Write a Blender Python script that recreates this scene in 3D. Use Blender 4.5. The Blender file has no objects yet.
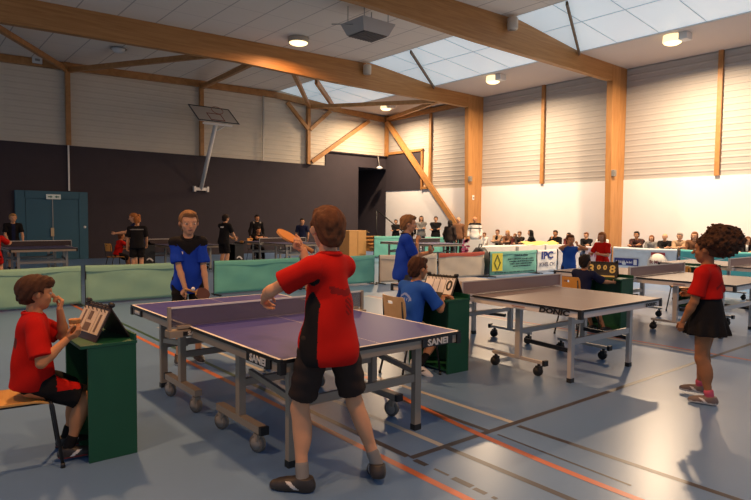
import bpy, bmesh, math, random
import numpy as np
from mathutils import Vector, Matrix
random.seed(5); np.random.seed(5)
SC = bpy.context.scene
COL = SC.collection
PI = math.pi
R = math.radians

# ------------------------------------------------------------------ camera, world, lamps, exposure
cam_data = bpy.data.cameras.new('camera')
cam = bpy.data.objects.new('camera', cam_data); COL.objects.link(cam)
cam_data.sensor_width = 36.0
cam_data.lens = 592.4 * 36.0 / 751.0
cam_data.clip_start = 0.05; cam_data.clip_end = 200
_yaw, _pit, _roll = 0.68842, -0.05248, 0.009546
_F = Vector((math.sin(_yaw)*math.cos(_pit), math.cos(_yaw)*math.cos(_pit), math.sin(_pit)))
_R0 = Vector((math.cos(_yaw), -math.sin(_yaw), 0)); _U0 = _R0.cross(_F)
_Rr = _R0*math.cos(_roll) + _U0*math.sin(_roll); _Uu = _U0*math.cos(_roll) - _R0*math.sin(_roll)
_m = Matrix((( _Rr.x, _Uu.x, -_F.x, 0), (_Rr.y, _Uu.y, -_F.y, 0), (_Rr.z, _Uu.z, -_F.z, 1.5825), (0, 0, 0, 1)))
cam.matrix_world = _m
SC.camera = cam
SC.view_settings.view_transform = 'Standard'
SC.view_settings.look = 'None'
SC.view_settings.gamma = 1.0
SC.view_settings.use_curve_mapping = False
SC.view_settings.exposure = 0.0
world = bpy.data.worlds.new('hall_world'); SC.world = world
world.use_nodes = True
world.node_tree.nodes['Background'].inputs[0].default_value = (0.66, 0.79, 1.0, 1)
world.node_tree.nodes['Background'].inputs[1].default_value = 0.45
SKYLIGHT = 0.36              # radiance of the daylight panels
LAMP_COL = (1.0, 0.72, 0.46)
LAMP_COL_NEAR = (1.0, 0.50, 0.20)
# x, y, watts of each lamp on the ceiling
LAMPS = [(17.7, 7.9, 800), (17.7, 14.5, 660), (18.3, 21.4, 520), (10.05, 16.1, 170), (2.0, 8.0, 400),
         (17.7, 1.3, 560), (2.0, 0.6, 185), (-1.5, 3.2, 170)]

# ------------------------------------------------------------------ materials
MATS = {}
def mat(name, col, rough=0.6, metal=0.0, spec=0.5, noise=0.0, nscale=8.0, bump=0.0, bscale=60.0, emit=None, alpha=1.0, coat=0.0):
    if name in MATS: return MATS[name]
    m = bpy.data.materials.new(name); m.use_nodes = True
    nt = m.node_tree; b = nt.nodes['Principled BSDF']
    b.inputs['Base Color'].default_value = (*col, 1)
    b.inputs['Roughness'].default_value = rough
    b.inputs['Metallic'].default_value = metal
    b.inputs['Specular IOR Level'].default_value = spec
    b.inputs['Coat Weight'].default_value = coat
    if noise > 0 or bump > 0:
        tc = nt.nodes.new('ShaderNodeTexCoord')
    if noise > 0:
        n = nt.nodes.new('ShaderNodeTexNoise'); n.inputs['Scale'].default_value = nscale; n.inputs['Detail'].default_value = 5
        nt.links.new(tc.outputs['Object'], n.inputs['Vector'])
        mr = nt.nodes.new('ShaderNodeMapRange'); mr.inputs['From Min'].default_value = 0.25; mr.inputs['From Max'].default_value = 0.75
        mr.inputs['To Min'].default_value = 1-noise; mr.inputs['To Max'].default_value = 1+noise
        nt.links.new(n.outputs['Fac'], mr.inputs['Value'])
        mx = nt.nodes.new('ShaderNodeVectorMath'); mx.operation = 'SCALE'
        mx.inputs[0].default_value = col
        nt.links.new(mr.outputs['Result'], mx.inputs['Scale'])
        nt.links.new(mx.outputs['Vector'], b.inputs['Base Color'])
    if bump > 0:
        n2 = nt.nodes.new('ShaderNodeTexNoise'); n2.inputs['Scale'].default_value = bscale
        nt.links.new(tc.outputs['Object'], n2.inputs['Vector'])
        bp = nt.nodes.new('ShaderNodeBump'); bp.inputs['Strength'].default_value = bump; bp.inputs['Distance'].default_value = 0.01
        nt.links.new(n2.outputs['Fac'], bp.inputs['Height']); nt.links.new(bp.outputs['Normal'], b.inputs['Normal'])
    if emit:
        b.inputs['Emission Color'].default_value = (*emit[0], 1); b.inputs['Emission Strength'].default_value = emit[1]
    if alpha < 1: b.inputs['Alpha'].default_value = alpha
    MATS[name] = m
    return m

def wood_mat(name, c1, c2, scale=(1, 14, 14), rough=0.5):
    if name in MATS: return MATS[name]
    m = bpy.data.materials.new(name); m.use_nodes = True
    nt = m.node_tree; b = nt.nodes['Principled BSDF']; b.inputs['Roughness'].default_value = rough
    tc = nt.nodes.new('ShaderNodeTexCoord'); mp = nt.nodes.new('ShaderNodeMapping'); mp.inputs['Scale'].default_value = scale
    nt.links.new(tc.outputs['Object'], mp.inputs['Vector'])
    n = nt.nodes.new('ShaderNodeTexNoise'); n.inputs['Scale'].default_value = 1.3; n.inputs['Detail'].default_value = 6; n.inputs['Distortion'].default_value = 0.6
    nt.links.new(mp.outputs['Vector'], n.inputs['Vector'])
    r = nt.nodes.new('ShaderNodeValToRGB'); r.color_ramp.elements[0].color = (*c1, 1); r.color_ramp.elements[1].color = (*c2, 1)
    r.color_ramp.elements[0].position = 0.3; r.color_ramp.elements[1].position = 0.7
    nt.links.new(n.outputs['Fac'], r.inputs['Fac']); nt.links.new(r.outputs['Color'], b.inputs['Base Color'])
    MATS[name] = m
    return m

M_FLOOR = mat('floor_vinyl', (0.118, 0.215, 0.405), rough=0.30, spec=0.4, noise=0.05, nscale=0.7, bump=0.03, bscale=30)
M_WHITEWALL = mat('white_wall_paint', (0.78, 0.77, 0.78), rough=0.85, noise=0.02, nscale=1.5)
M_DARKWALL = mat('dark_wall_paint', (0.036, 0.027, 0.035), rough=0.85, noise=0.08, nscale=3, bump=0.15, bscale=25)
M_SIDING = mat('corrugated_siding', (0.44, 0.41, 0.38), rough=0.55, noise=0.03, nscale=2)
M_SIDINGB = mat('corrugated_siding_gable', (0.60, 0.53, 0.43), rough=0.6, noise=0.03, nscale=2)
M_GLULAM = wood_mat('glulam_wood', (0.36, 0.160, 0.046), (0.48, 0.235, 0.078), (0.8, 6, 14))
M_TIMBER = wood_mat('brace_timber', (0.33, 0.145, 0.04), (0.45, 0.215, 0.07), (4, 4, 4))
M_DOOR = mat('door_blue_paint', (0.022, 0.10, 0.155), rough=0.5)
M_STEEL = mat('grey_steel', (0.33, 0.32, 0.30), rough=0.4, metal=0.6)
M_SILVER = mat('silver_paint', (0.56, 0.51, 0.46), rough=0.4, metal=0.3)
M_BLACK = mat('black_plastic', (0.012, 0.012, 0.013), rough=0.45)
M_DARKSTEEL = mat('dark_steel_tube', (0.02, 0.02, 0.022), rough=0.35, metal=0.3)
M_RUBBER = mat('wheel_grey', (0.15, 0.135, 0.12), rough=0.7)
M_RUBBERD = mat('wheel_black', (0.015, 0.015, 0.015), rough=0.6)
M_TTBLUE = mat('table_blue', (0.050, 0.050, 0.250), rough=0.42, spec=0.4)
M_TTGREY = mat('table_grey', (0.185, 0.140, 0.135), rough=0.40, spec=0.4)
M_TTNAVY = mat('table_navy', (0.045, 0.045, 0.13), rough=0.45)
M_LINE = mat('white_line', (0.75, 0.72, 0.70), rough=0.5)
M_APRON = mat('apron_beige_grey', (0.34, 0.285, 0.225), rough=0.5, metal=0.2)
M_APRONW = mat('apron_white', (0.70, 0.65, 0.60), rough=0.45)
M_WHITE = mat('white_plastic', (0.74, 0.72, 0.69), rough=0.5)
M_CARD = mat('white_card', (0.78, 0.74, 0.68), rough=0.7)
M_GREENBOX = mat('green_paint', (0.004, 0.075, 0.035), rough=0.5, noise=0.06, nscale=5)
M_PLY = wood_mat('plywood_seat', (0.50, 0.25, 0.06), (0.62, 0.34, 0.095), (3, 18, 3), rough=0.35)
M_PLYB = wood_mat('plywood_pale', (0.55, 0.34, 0.15), (0.66, 0.44, 0.22), (3, 18, 3), rough=0.4)
M_PLYO = wood_mat('plywood_orange', (0.58, 0.25, 0.04), (0.68, 0.32, 0.06), (3, 18, 3), rough=0.4)
M_GREENCLOTH = mat('green_barrier_cloth', (0.215, 0.40, 0.315), rough=0.8, noise=0.07, nscale=3)
M_TEALCLOTH = mat('teal_barrier_cloth', (0.13, 0.43, 0.36), rough=0.8, noise=0.07, nscale=3)
M_BEIGECLOTH = mat('beige_barrier_cloth', (0.62, 0.52, 0.40), rough=0.85, noise=0.05, nscale=3)
M_REDCLOTH = mat('red_hem_cloth', (0.42, 0.07, 0.04), rough=0.8)
M_CEIL = None
M_SKY = mat('daylight_panel', (0.75, 0.80, 0.84), rough=0.4, emit=((0.72, 0.90, 1.0), SKYLIGHT))
M_GLOW = mat('lamp_diffuser', (0.9, 0.85, 0.7), emit=((1.0, 0.74, 0.34), 2.6))
M_NET = None
def make_special():
    global M_CEIL, M_NET
    m = bpy.data.materials.new('ceiling_tiles'); m.use_nodes = True; nt = m.node_tree; b = nt.nodes['Principled BSDF']
    b.inputs['Roughness'].default_value = 0.9
    tc = nt.nodes.new('ShaderNodeTexCoord'); sx = nt.nodes.new('ShaderNodeSeparateXYZ'); nt.links.new(tc.outputs['Object'], sx.inputs[0])
    facs = []
    for k, (axis, per, w) in enumerate((('X', 1.04, 0.035), ('Y', 1.31, 0.03))):
        mo = nt.nodes.new('ShaderNodeMath'); mo.operation = 'PINGPONG'; mo.inputs[1].default_value = per/2
        ad = nt.nodes.new('ShaderNodeMath'); ad.operation = 'ADD'; ad.inputs[1].default_value = 20*per - (3.98 if k == 0 else 17.35)
        nt.links.new(sx.outputs[axis], ad.inputs[0]); nt.links.new(ad.outputs[0], mo.inputs[0])
        lt = nt.nodes.new('ShaderNodeMath'); lt.operation = 'LESS_THAN'; lt.inputs[1].default_value = w/2
        nt.links.new(mo.outputs[0], lt.inputs[0]); facs.append(lt)
    mxm = nt.nodes.new('ShaderNodeMath'); mxm.operation = 'MAXIMUM'
    nt.links.new(facs[0].outputs[0], mxm.inputs[0])
    sc2 = nt.nodes.new('ShaderNodeMath'); sc2.operation = 'MULTIPLY'; sc2.inputs[1].default_value = 0.45
    nt.links.new(facs[1].outputs[0], sc2.inputs[0]); nt.links.new(sc2.outputs[0], mxm.inputs[1])
    mix = nt.nodes.new('ShaderNodeMix'); mix.data_type = 'RGBA'
    mix.inputs['A'].default_value = (0.78, 0.71, 0.63, 1); mix.inputs['B'].default_value = (0.46, 0.41, 0.37, 1)
    nt.links.new(mxm.outputs[0], mix.inputs['Factor']); nt.links.new(mix.outputs['Result'], b.inputs['Base Color'])
    M_CEIL = m
    m = bpy.data.materials.new('net_mesh'); m.use_nodes = True; nt = m.node_tree
    b = nt.nodes['Principled BSDF']; b.inputs['Base Color'].default_value = (0.10, 0.085, 0.12, 1); b.inputs['Roughness'].default_value = 0.9
    b.inputs['Alpha'].default_value = 0.6
    M_NET = m
make_special()

# ------------------------------------------------------------------ mesh builder
class MB:
    def __init__(s): s.v = []; s.f = []; s.m = []; s.sm = []
    def add(s, vs, fs, mi=0, smooth=False):
        o = len(s.v); s.v += [tuple(v) for v in vs]
        for f in fs: s.f.append(tuple(i+o for i in f)); s.m.append(mi); s.sm.append(smooth)
        return s
    def box(s, c, d, mi=0, rot=None):
        x, y, z = d[0]/2, d[1]/2, d[2]/2
        vs = [Vector((sx*x, sy*y, sz*z)) for sx in (-1, 1) for sy in (-1, 1) for sz in (-1, 1)]
        if rot is not None: vs = [rot @ v for v in vs]
        c = Vector(c)
        return s.add([v+c for v in vs], [(0,1,3,2),(4,6,7,5),(0,4,5,1),(2,3,7,6),(0,2,6,4),(1,5,7,3)], mi)
    def bar(s, a, b, w, h, mi=0, up=(0, 0, 1)):
        a, b = Vector(a), Vector(b); d = (b-a); L = d.length; d = d/L; u = Vector(up)
        if abs(d.dot(u)) > 0.98: u = Vector((0, 1, 0))
        sx = d.cross(u).normalized(); u = sx.cross(d)
        rot = Matrix((sx, d, u)).transposed()
        return s.box((a+b)/2, (w, L, h), mi, rot)
    def tube(s, pts, r, n=8, mi=0, cap=True):
        pts = [Vector(p) for p in pts]; rr = r if isinstance(r, (list, tuple)) else [r]*len(pts)
        vs = []; fs = []
        prev = None
        for i, p in enumerate(pts):
            t = (pts[min(i+1, len(pts)-1)] - pts[max(i-1, 0)]).normalized()
            u = Vector((0, 0, 1)) if prev is None else prev
            if abs(t.dot(u)) > 0.95 and prev is None: u = Vector((0, 1, 0))
            a = (u - t*u.dot(t)).normalized(); b = t.cross(a); prev = a
            for k in range(n): vs.append(p + (a*math.cos(2*PI*k/n) + b*math.sin(2*PI*k/n))*rr[i])
        for i in range(len(pts)-1):
            for k in range(n): fs.append((i*n+k, i*n+(k+1) % n, (i+1)*n+(k+1) % n, (i+1)*n+k))
        s.add(vs, fs, mi, True)
        if cap:
            o = len(s.v) - len(vs)
            s.f.append(tuple(o+k for k in reversed(range(n)))); s.m.append(mi); s.sm.append(False)
            s.f.append(tuple(o+(len(pts)-1)*n+k for k in range(n))); s.m.append(mi); s.sm.append(False)
        return s
    def lathe(s, prof, c=(0, 0, 0), axis=(0, 0, 1), n=20, mi=0):
        ax = Vector(axis).normalized(); u = Vector((1, 0, 0)) if abs(ax.x) < 0.9 else Vector((0, 1, 0))
        u = (u - ax*u.dot(ax)).normalized(); w = ax.cross(u); c = Vector(c)
        vs = []; fs = []
        for (r, z) in prof:
            for k in range(n): vs.append(c + ax*z + (u*math.cos(2*PI*k/n) + w*math.sin(2*PI*k/n))*r)
        for i in range(len(prof)-1):
            for k in range(n): fs.append((i*n+k, i*n+(k+1) % n, (i+1)*n+(k+1) % n, (i+1)*n+k))
        return s.add(vs, fs, mi, True)
    def prism(s, poly, off, mi=0):
        off = Vector(off); n = len(poly); vs = [Vector(p) for p in poly]; vs += [v+off for v in vs]
        fs = [tuple(range(n))[::-1], tuple(range(n, 2*n))] + [(i, (i+1) % n, n+(i+1) % n, n+i) for i in range(n)]
        return s.add(vs, fs, mi)
    def grid(s, fn, nu, nv, mi=0, thick=None):
        vs = [fn(i/nu, j/nv) for j in range(nv+1) for i in range(nu+1)]
        fs = [(j*(nu+1)+i, j*(nu+1)+i+1, (j+1)*(nu+1)+i+1, (j+1)*(nu+1)+i) for j in range(nv) for i in range(nu)]
        s.add(vs, fs, mi, True)
        if thick is not None:
            t = Vector(thick); s.add([Vector(v)+t for v in vs], [f[::-1] for f in fs], mi, True)
            N = len(vs); o = len(s.v) - 2*N
            loop = [i for i in range(nu+1)] + [j*(nu+1)+nu for j in range(1, nv+1)] + [nv*(nu+1)+i for i in range(nu-1, -1, -1)] + [j*(nu+1) for j in range(nv-1, 0, -1)]
            for a in range(len(loop)):
                i, k = loop[a], loop[(a+1) % len(loop)]
                s.f.append((o+k, o+i, o+N+i, o+N+k)); s.m.append(mi); s.sm.append(False)
        return s
    def build(s, name, mats, parent=None, loc=None, rotz=None, bevel=0.0):
        me = bpy.data.meshes.new(name); me.from_pydata([tuple(v) for v in s.v], [], s.f)
        for m in (mats if isinstance(mats, (list, tuple)) else [mats]): me.materials.append(m)
        me.polygons.foreach_set('material_index', s.m); me.polygons.foreach_set('use_smooth', s.sm)
        bm = bmesh.new(); bm.from_mesh(me); bmesh.ops.recalc_face_normals(bm, faces=bm.faces); bm.to_mesh(me); bm.free()
        o = bpy.data.objects.new(name, me); COL.objects.link(o)
        if parent is not None: o.parent = parent
        if loc is not None: o.location = loc
        if rotz is not None: o.rotation_euler = (0, 0, rotz)
        if bevel > 0:
            md = o.modifiers.new('bevel', 'BEVEL'); md.width = bevel; md.segments = 2; md.limit_method = 'ANGLE'
        return o

def tag(o, label=None, cat=None, group=None, kind=None):
    if label: o['label'] = label
    if cat: o['category'] = cat
    if group: o['group'] = group
    if kind: o['kind'] = kind
    return o
def empty(name, loc=(0, 0, 0), rz=0.0, label=None, cat=None, group=None):
    o = bpy.data.objects.new(name, None); COL.objects.link(o); o.location = loc; o.rotation_euler = (0, 0, rz)
    o.empty_display_size = 0.1
    return tag(o, label, cat, group)
def struct(name, mb, mats, parent=None, **k):
    o = mb.build(name, mats, parent, **k); o['kind'] = 'structure'; return o
KIDS = {}
def copy_tree(root, loc=None, rz=None, label=None, group=None):
    def rec(o, par):
        c = o.copy(); COL.objects.link(c)
        if par is not None: c.parent = par
        for ch in o.children: rec(ch, c)
        return c
    r = rec(root, None)
    if loc is not None: r.location = loc
    if rz is not None: r.rotation_euler = (0, 0, rz)
    return tag(r, label, None, group)
def text_mesh(body, size, depth=0.002, bold=0.0, shear=0.0, sx=1.0, align='CENTER'):
    cu = bpy.data.curves.new('txt', 'FONT'); cu.body = body; cu.size = size; cu.extrude = depth; cu.offset = bold; cu.shear = shear
    cu.align_x = align; cu.align_y = 'CENTER'; cu.resolution_u = 2
    o = bpy.data.objects.new('txt', cu); COL.objects.link(o)
    dg = bpy.context.evaluated_depsgraph_get(); me = bpy.data.meshes.new_from_object(o.evaluated_get(dg))
    bpy.data.objects.remove(o); 
    if sx != 1.0:
        for v in me.vertices: v.co.x *= sx
    return me
def put_text(name, body, size, origin, xdir, up, m, parent=None, **k):
    """lettering lying in the plane of xdir and up, its centre at origin"""
    me = text_mesh(body, size, **k); me.name = name; me.materials.clear(); me.materials.append(m)
    x = Vector(xdir).normalized(); u = Vector(up).normalized(); n = x.cross(u)
    mt = Matrix(((x.x, u.x, n.x, origin[0]), (x.y, u.y, n.y, origin[1]), (x.z, u.z, n.z, origin[2]), (0, 0, 0, 1)))
    me.transform(mt)
    o = bpy.data.objects.new(name, me); COL.objects.link(o)
    if parent is not None: o.parent = parent
    return o

# ================================================================== THE HALL
XW, YW = 20.3, 23.85          # right wall plane, far wall plane
XL, YN = -7.0, -6.0
struct('floor', MB().box(((XL+XW)/2, (YN+YW)/2, -0.1), (XW-XL+2, YW-YN+2, 0.2)), M_FLOOR)
# court markings lying on the floor
M_LOR = mat('line_orange', (0.50, 0.135, 0.045), rough=0.35); M_LDK = mat('line_dark', (0.045, 0.04, 0.045), rough=0.35)
M_LWH = mat('line_white', (0.42, 0.42, 0.40), rough=0.35); M_LGR = mat('line_green', (0.03, 0.075, 0.05), rough=0.35)
n_trim = [0]
def trim(mb, m, **k):
    n_trim[0] += 1
    return struct('trim_%d' % n_trim[0], mb, m, **k)
def line(x0, y0, x1, y1, w, m, z=0.0008):
    mb = MB(); d = Vector((x1-x0, y1-y0, 0)).normalized(); p = Vector((-d.y, d.x, 0))*w/2
    a, b = Vector((x0, y0, z)), Vector((x1, y1, z))
    mb.add([a-p, b-p, b+p, a+p], [(0, 1, 2, 3)]); return trim(mb, m)
line(2.50, -3, 2.50, 14.0, 0.055, M_LOR)
line(2.64, 4.6, 2.64, 14.0, 0.05, M_LGR, 0.0010)
line(2.64, 2.85, 2.64, 4.6, 0.05, M_LDK, 0.0010)
# worn dashed part of the near line
_mb = MB(); yy = 2.78
while yy > -2:
    L = random.uniform(0.03, 0.16); _mb.box((2.635+random.uniform(-.008, .008), yy-L/2, 0.0006), (random.uniform(.02, .05), L, 0.0006)); yy -= L+random.uniform(0.015, 0.07)
trim(_mb, M_LDK)
line(2.64, 2.82, 19.8, 2.74, 0.05, M_LDK, 0.0012)
line(2.96, 2.80, 2.96, -3, 0.05, M_LDK)
line(2.96, 2.83, 2.96, 8.5, 0.05, M_LWH, 0.0007)
line(3.71, 2.76, 3.71, -3, 0.05, M_LDK)
line(3.74, 2.83, 3.74, 8.5, 0.05, M_LWH, 0.0007)
line(3.44, 2.80, 3.44, 3.9, 0.05, M_LDK, 0.0009)
line(3.44, 2.74, 3.40, 1.7, 0.022, M_LDK, 0.0009)
line(7.5, 2.9, 7.5, 9.5, 0.07, M_LWH)
line(7.62, -1, 7.62, 9.5, 0.05, M_LOR, 0.0009)
line(13.5, -3, 13.5, 10, 0.05, M_LWH); line(-5, 14.6, 20, 14.6, 0.05, M_LWH)
_mb = MB(); arc = []
for i in range(33):
    t = i/32; y = 4.6 - 5.0*t; x = 3.25 + 0.042*max(0, (y-1.5))**2.0 + 0.01
    arc.append((x, y))
for i in range(32):
    (xa, ya), (xb, yb) = arc[i], arc[i+1]
    _mb.add([(xa-.028, ya, .0014), (xb-.028, yb, .0014), (xb+.028, yb, .0014), (xa+.028, ya, .0014)], [(0, 1, 2, 3)])
trim(_mb, M_LOR)

def siding(a, b, z0, z1, nrm, name, m):
    """horizontal ribbed cladding from a to b (xy), ribs stand out along nrm"""
    a, b, nv = Vector((*a, 0)), Vector((*b, 0)), Vector((*nrm, 0)); per = 0.205; prof = []; z = z0
    while z < z1:
        for dz, o in ((0, 0.0), (0.13, 0.006), (0.15, 0.018), (0.19, 0.018), (0.205, 0.0)):
            if z+dz <= z1+1e-6: prof.append((z+dz, o))
        z += per
    prof.append((z1, 0))
    vs = []; fs = []
    for (zz, o) in prof:
        vs += [a+nv*o+Vector((0, 0, zz)), b+nv*o+Vector((0, 0, zz))]
    for i in range(len(prof)-1): fs.append((2*i, 2*i+1, 2*i+3, 2*i+2))
    o = len(vs); back = [a-nv*0.1+Vector((0, 0, z0)), b-nv*0.1+Vector((0, 0, z0)), b-nv*0.1+Vector((0, 0, z1)), a-nv*0.1+Vector((0, 0, z1))]
    vs += back; fs.append((o, o+1, o+2, o+3))
    return struct(name, MB().add(vs, fs), m)
T = 0.2
# right wall: white lower part, siding above, dark piece by the far corner
struct('wall_right', MB().box((XW+T/2, (YN+YW)/2, 1.525), (T, YW-YN, 3.05)), M_WHITEWALL)
siding((XW+0.04, YN), (XW+0.04, 21.05), 3.05, 7.2, (-1, 0), 'wall_right_cladding', M_SIDING)
siding((XW+0.04, 20.4), (XW+0.04, YW), 5.0, 7.2, (-1, 0), 'wall_right_cladding_corner', M_SIDING)
struct('wall_right_dark_panel', MB().box((XW+0.05, (21.1+YW)/2, 4.0), (0.16, YW-21.1, 1.92)), M_DARKWALL)
M_SHELF = mat('warm_panel', (0.72, 0.55, 0.36), rough=0.7)
struct('wall_right_niche', MB().box((XW+0.06, 20.75, 3.95), (0.1, 0.62, 1.75)), M_SHELF)
# far wall: dark brick to 4.15 m, taller dark part by the doorway, siding above
mb = MB(); mb.box(((XL+16.45)/2, YW+T/2, 2.07), (16.45-XL, T, 4.14)); mb.box(((16.45+18.45)/2, YW+T/2, 2.4), (2.0, T, 4.8)); mb.box(((18.45+XW)/2, YW+T/2, 4.5), (XW-18.45, T, 0.6))
mb.box((18.43, YW+0.5, 2.1), (0.05, 0.9, 4.2))
mb.box(((16.45+XW)/2, YW-0.02, 4.83), (XW-16.45, 0.16, 0.05))
struct('wall_far', mb, M_DARKWALL)
siding((XL, YW+0.06), (16.6, YW+0.06), 4.14, 7.6, (0, -1), 'wall_far_cladding', M_SIDINGB)
siding((16.45, YW+0.06), (XW, YW+0.06), 4.85, 7.6, (0, -1), 'wall_far_cladding_corner', M_SIDINGB)
# the dark recess behind the doorway
mb = MB(); mb.box((19.4, YW+3.0, 2.1), (2.4, 0.1, 4.4)); mb.box((18.35, YW+1.6, 2.1), (0.1, 2.9, 4.4)); mb.box((20.45, YW+1.6, 2.1), (0.1, 2.9, 4.4)); mb.box((19.4, YW+1.6, 4.3), (2.2, 2.9, 0.1))
struct('wall_recess', mb, M_DARKWALL)
# ceilings: left slope up to the skylight strip, flat strip by the right wall
SKX0, SKX1 = 13.75, 17.28
mb = MB(); mb.prism([(XL, YN, 6.80), (SKX0, YN, 7.30), (SKX0, YN, 7.42), (XL, YN, 6.92)], (0, YW-YN, 0)); struct('ceiling', mb, M_CEIL)
mb = MB(); mb.prism([(SKX1, YN, 6.97), (XW, YN, 6.95), (XW, YN, 7.2), (SKX1, YN, 7.2)], (0, YW-YN, 0)); struct('ceiling_strip', mb, mat('ceiling_plain', (0.62, 0.54, 0.49), rough=0.9))
FRAMES = [4.3, 10.9, 17.45]
bays = [(YN, 4.2), (4.4, 10.8), (11.0, 17.35), (17.55, YW)]
M_MUL = mat('skylight_joint', (0.70, 0.76, 0.80), rough=0.6)
for k, (ya, yb) in enumerate(bays):
    mb = MB(); mb.prism([(SKX0-.05, ya, 7.38), (SKX1+.05, ya, 7.00), (SKX1+.05, ya, 7.04), (SKX0-.05, ya, 7.42)], (0, yb-ya, 0))
    w = struct('window_%d' % (k+1), mb, M_SKY)
    j = MB(); zt = lambda x: 7.375 - 0.365*(x-SKX0)/(SKX1-SKX0) - 0.010
    for x in (15.3,): j.bar((x, ya, zt(x)), (x, yb, zt(x)), 0.025, 0.012)
    for i in range(1, 5):
        y = ya + (yb-ya)*i/5; j.bar((SKX0, y, zt(SKX0)), (SKX1, y, zt(SKX1)), 0.022, 0.012)
    jo = j.build('glazing_bars', M_MUL, w); jo['kind'] = 'structure'
    r = MB(); r.box((SKX0+0.0, (ya+yb)/2, 7.34), (0.02, yb-ya, 0.10)); r.box((SKX1-.01, (ya+yb)/2, 7.00), (0.02, yb-ya, 0.05))
    ro = r.build('window_reveal', M_WHITE, w); ro['kind'] = 'structure'

# glulam frames
def frame(y, idx):
    bot = [(XL, 6.1), (2.25, 6.33), (8.5, 6.47), (12.5, 6.40), (19.4, 6.41), (XW, 6.41)]
    top = [(XW, 6.98), (17.2, 7.10), (13.9, 7.34), (10.9, 7.23), (7.0, 7.14), (2.25, 7.03), (XL, 6.8)]
    mb = MB(); poly = [(x, y-0.1, z) for x, z in bot+top]
    # split in convex-ish strips to keep a clean surface
    def lerp(pts, x):
        pts = sorted(pts)
        for (xa, za), (xb, zb) in zip(pts, pts[1:]):
            if xa <= x <= xb+1e-6: return za + (zb-za)*(x-xa)/(xb-xa)
    xs = sorted(set([round(p[0], 3) for p in bot+top] + list(np.linspace(XL, XW, 30).round(3))))
    vs = []; fs = []
    for x in xs:
        zb, zt = lerp(bot, x), lerp(top, x)
        vs += [(x, y-.1, zb), (x, y+.1, zb), (x, y+.1, zt), (x, y-.1, zt)]
    for i in range(len(xs)-1):
        o = 4*i
        for a, b in ((0, 1), (1, 2), (2, 3), (3, 0)): fs.append((o+a, o+b, o+4+b, o+4+a))
    fs += [(0, 1, 2, 3), (len(vs)-4, len(vs)-3, len(vs)-2, len(vs)-1)]
    mb.add(vs, fs)
    o = struct('roof_beam', mb, M_GLULAM); return o
for i, y in enumerate(FRAMES):
    b = frame(y, i)
    b['label'] = ['big glued timber roof beam nearest the camera, above it', 'long glued timber roof beam ending at the pillar near the red-shirted girl', 'long glued timber roof beam ending at the farther wall pillar'][i]
    mb = MB(); mb.prism([(XW-0.80, y-.108, 0), (XW+.02, y-.108, 0), (XW+.02, y-.108, 6.95), (XW-0.95, y-.108, 6.95)], (0, .216, 0))
    mb.box((XW-.40, y-.109, 4.75), (.012, .01, 4.3))
    p = struct('pillar', mb, wood_mat('glulam_post', (0.36, 0.160, 0.046), (0.48, 0.235, 0.078), (6, 6, 0.8)))
    p['label'] = ['broad timber pillar off to the near right', 'broad timber pillar behind the red-shirted blond child', 'broad timber pillar behind the man in the white and black top'][i]
# posts on walls and gable timbers
mb = MB()
mb2 = MB()
YG = YW-0.08
for x in (5.12, 10.15, 15.4):
    n = trim(MB().box((x, YG, (4.14+7.1)/2), (0.16, 0.14, 7.1-4.14)), M_TIMBER)
for y in (7.7, 14.2, 20.55):
    z0 = 3.05
    trim(MB().box((XW-.03, y, (z0+7.0)/2), (0.1, 0.14, 7.0-z0)), M_TIMBER)
trim(MB().box((XW-.10, YW-.12, 5.9), (0.16, 0.16, 2.1)), M_TIMBER)
trim(MB().box((XW-.04, 22.5, 4.98), (0.1, 2.9, 0.12)), M_TIMBER)
trim(MB().box((XW-.04, 21.1, 4.0), (0.1, 0.10, 1.95)), M_TIMBER)
trim(MB().box((XW-.04, 20.75, 3.12), (0.08, 0.6, 0.12)), M_TIMBER)
# eaves beam along right wall and gable top plate
trim(MB().bar((XW-.1, 17.55, 6.82), (XW-.1, YW-.1, 6.72), 0.14, 0.2), M_TIMBER)
mbp = MB()
for (xa, za), (xb, zb) in zip([(XL, 6.72), (3.1, 6.9), (9.9, 7.08), (13.6, 7.12), (15.4, 7.0), (XW-.1, 6.72)], [(3.1, 6.9), (9.9, 7.08), (13.6, 7.12), (15.4, 7.0), (XW-.1, 6.72)]):
    mbp.bar((xa, YW-.05, za), (xb, YW-.05, zb), 0.16, 0.26)
trim(mbp, M_TIMBER)
trim(MB().bar((13.02, YW-.08, 4.14), (13.02, YW-.08, 7.0), 0.07, 0.05), M_STEEL)
trim(MB().bar((5.12, YW-.05, 2.5), (5.12, YW-.05, 4.14), 0.05, 0.05), M_WHITE)
# braces in the gable wall
trim(MB().bar((15.35, YW-.14, 5.75), (14.2, YW-.14, 6.85), 0.12, 0.16).bar((15.45, YW-.14, 5.75), (16.6, YW-.14, 6.75), 0.12, 0.16), M_TIMBER)
trim(MB().bar((15.55, YW-.14, 4.25), (19.0, YW-.14, 6.55), 0.14, 0.18), M_TIMBER)
# struts under the roof between the gable posts and the second frame
YB = 17.55
def strut(a, b, w=0.14, h=0.16):
    return trim(MB().bar(a, b, w, h), M_TIMBER)
strut((5.12, YW-.15, 6.80), (1.2, YB, 6.75)); strut((5.12, YW-.15, 6.80), (8.0, YB, 6.62))
strut((10.15, YW-.15, 6.95), (9.3, YB, 6.62)); strut((15.4, YW-.15, 6.80), (10.7, YB, 6.62))
strut((15.4, YW-.15, 6.80), (17.6, YB, 6.45)); strut((XW-.1, YW-.15, 6.75), (17.9, YB, 6.55))
# long diagonal brace on the right wall of the last bay
trim(MB().bar((XW-.22, YW-.3, 6.6), (XW-.22, 18.1, 0.8), 0.16, 0.24), M_GLULAM)
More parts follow.
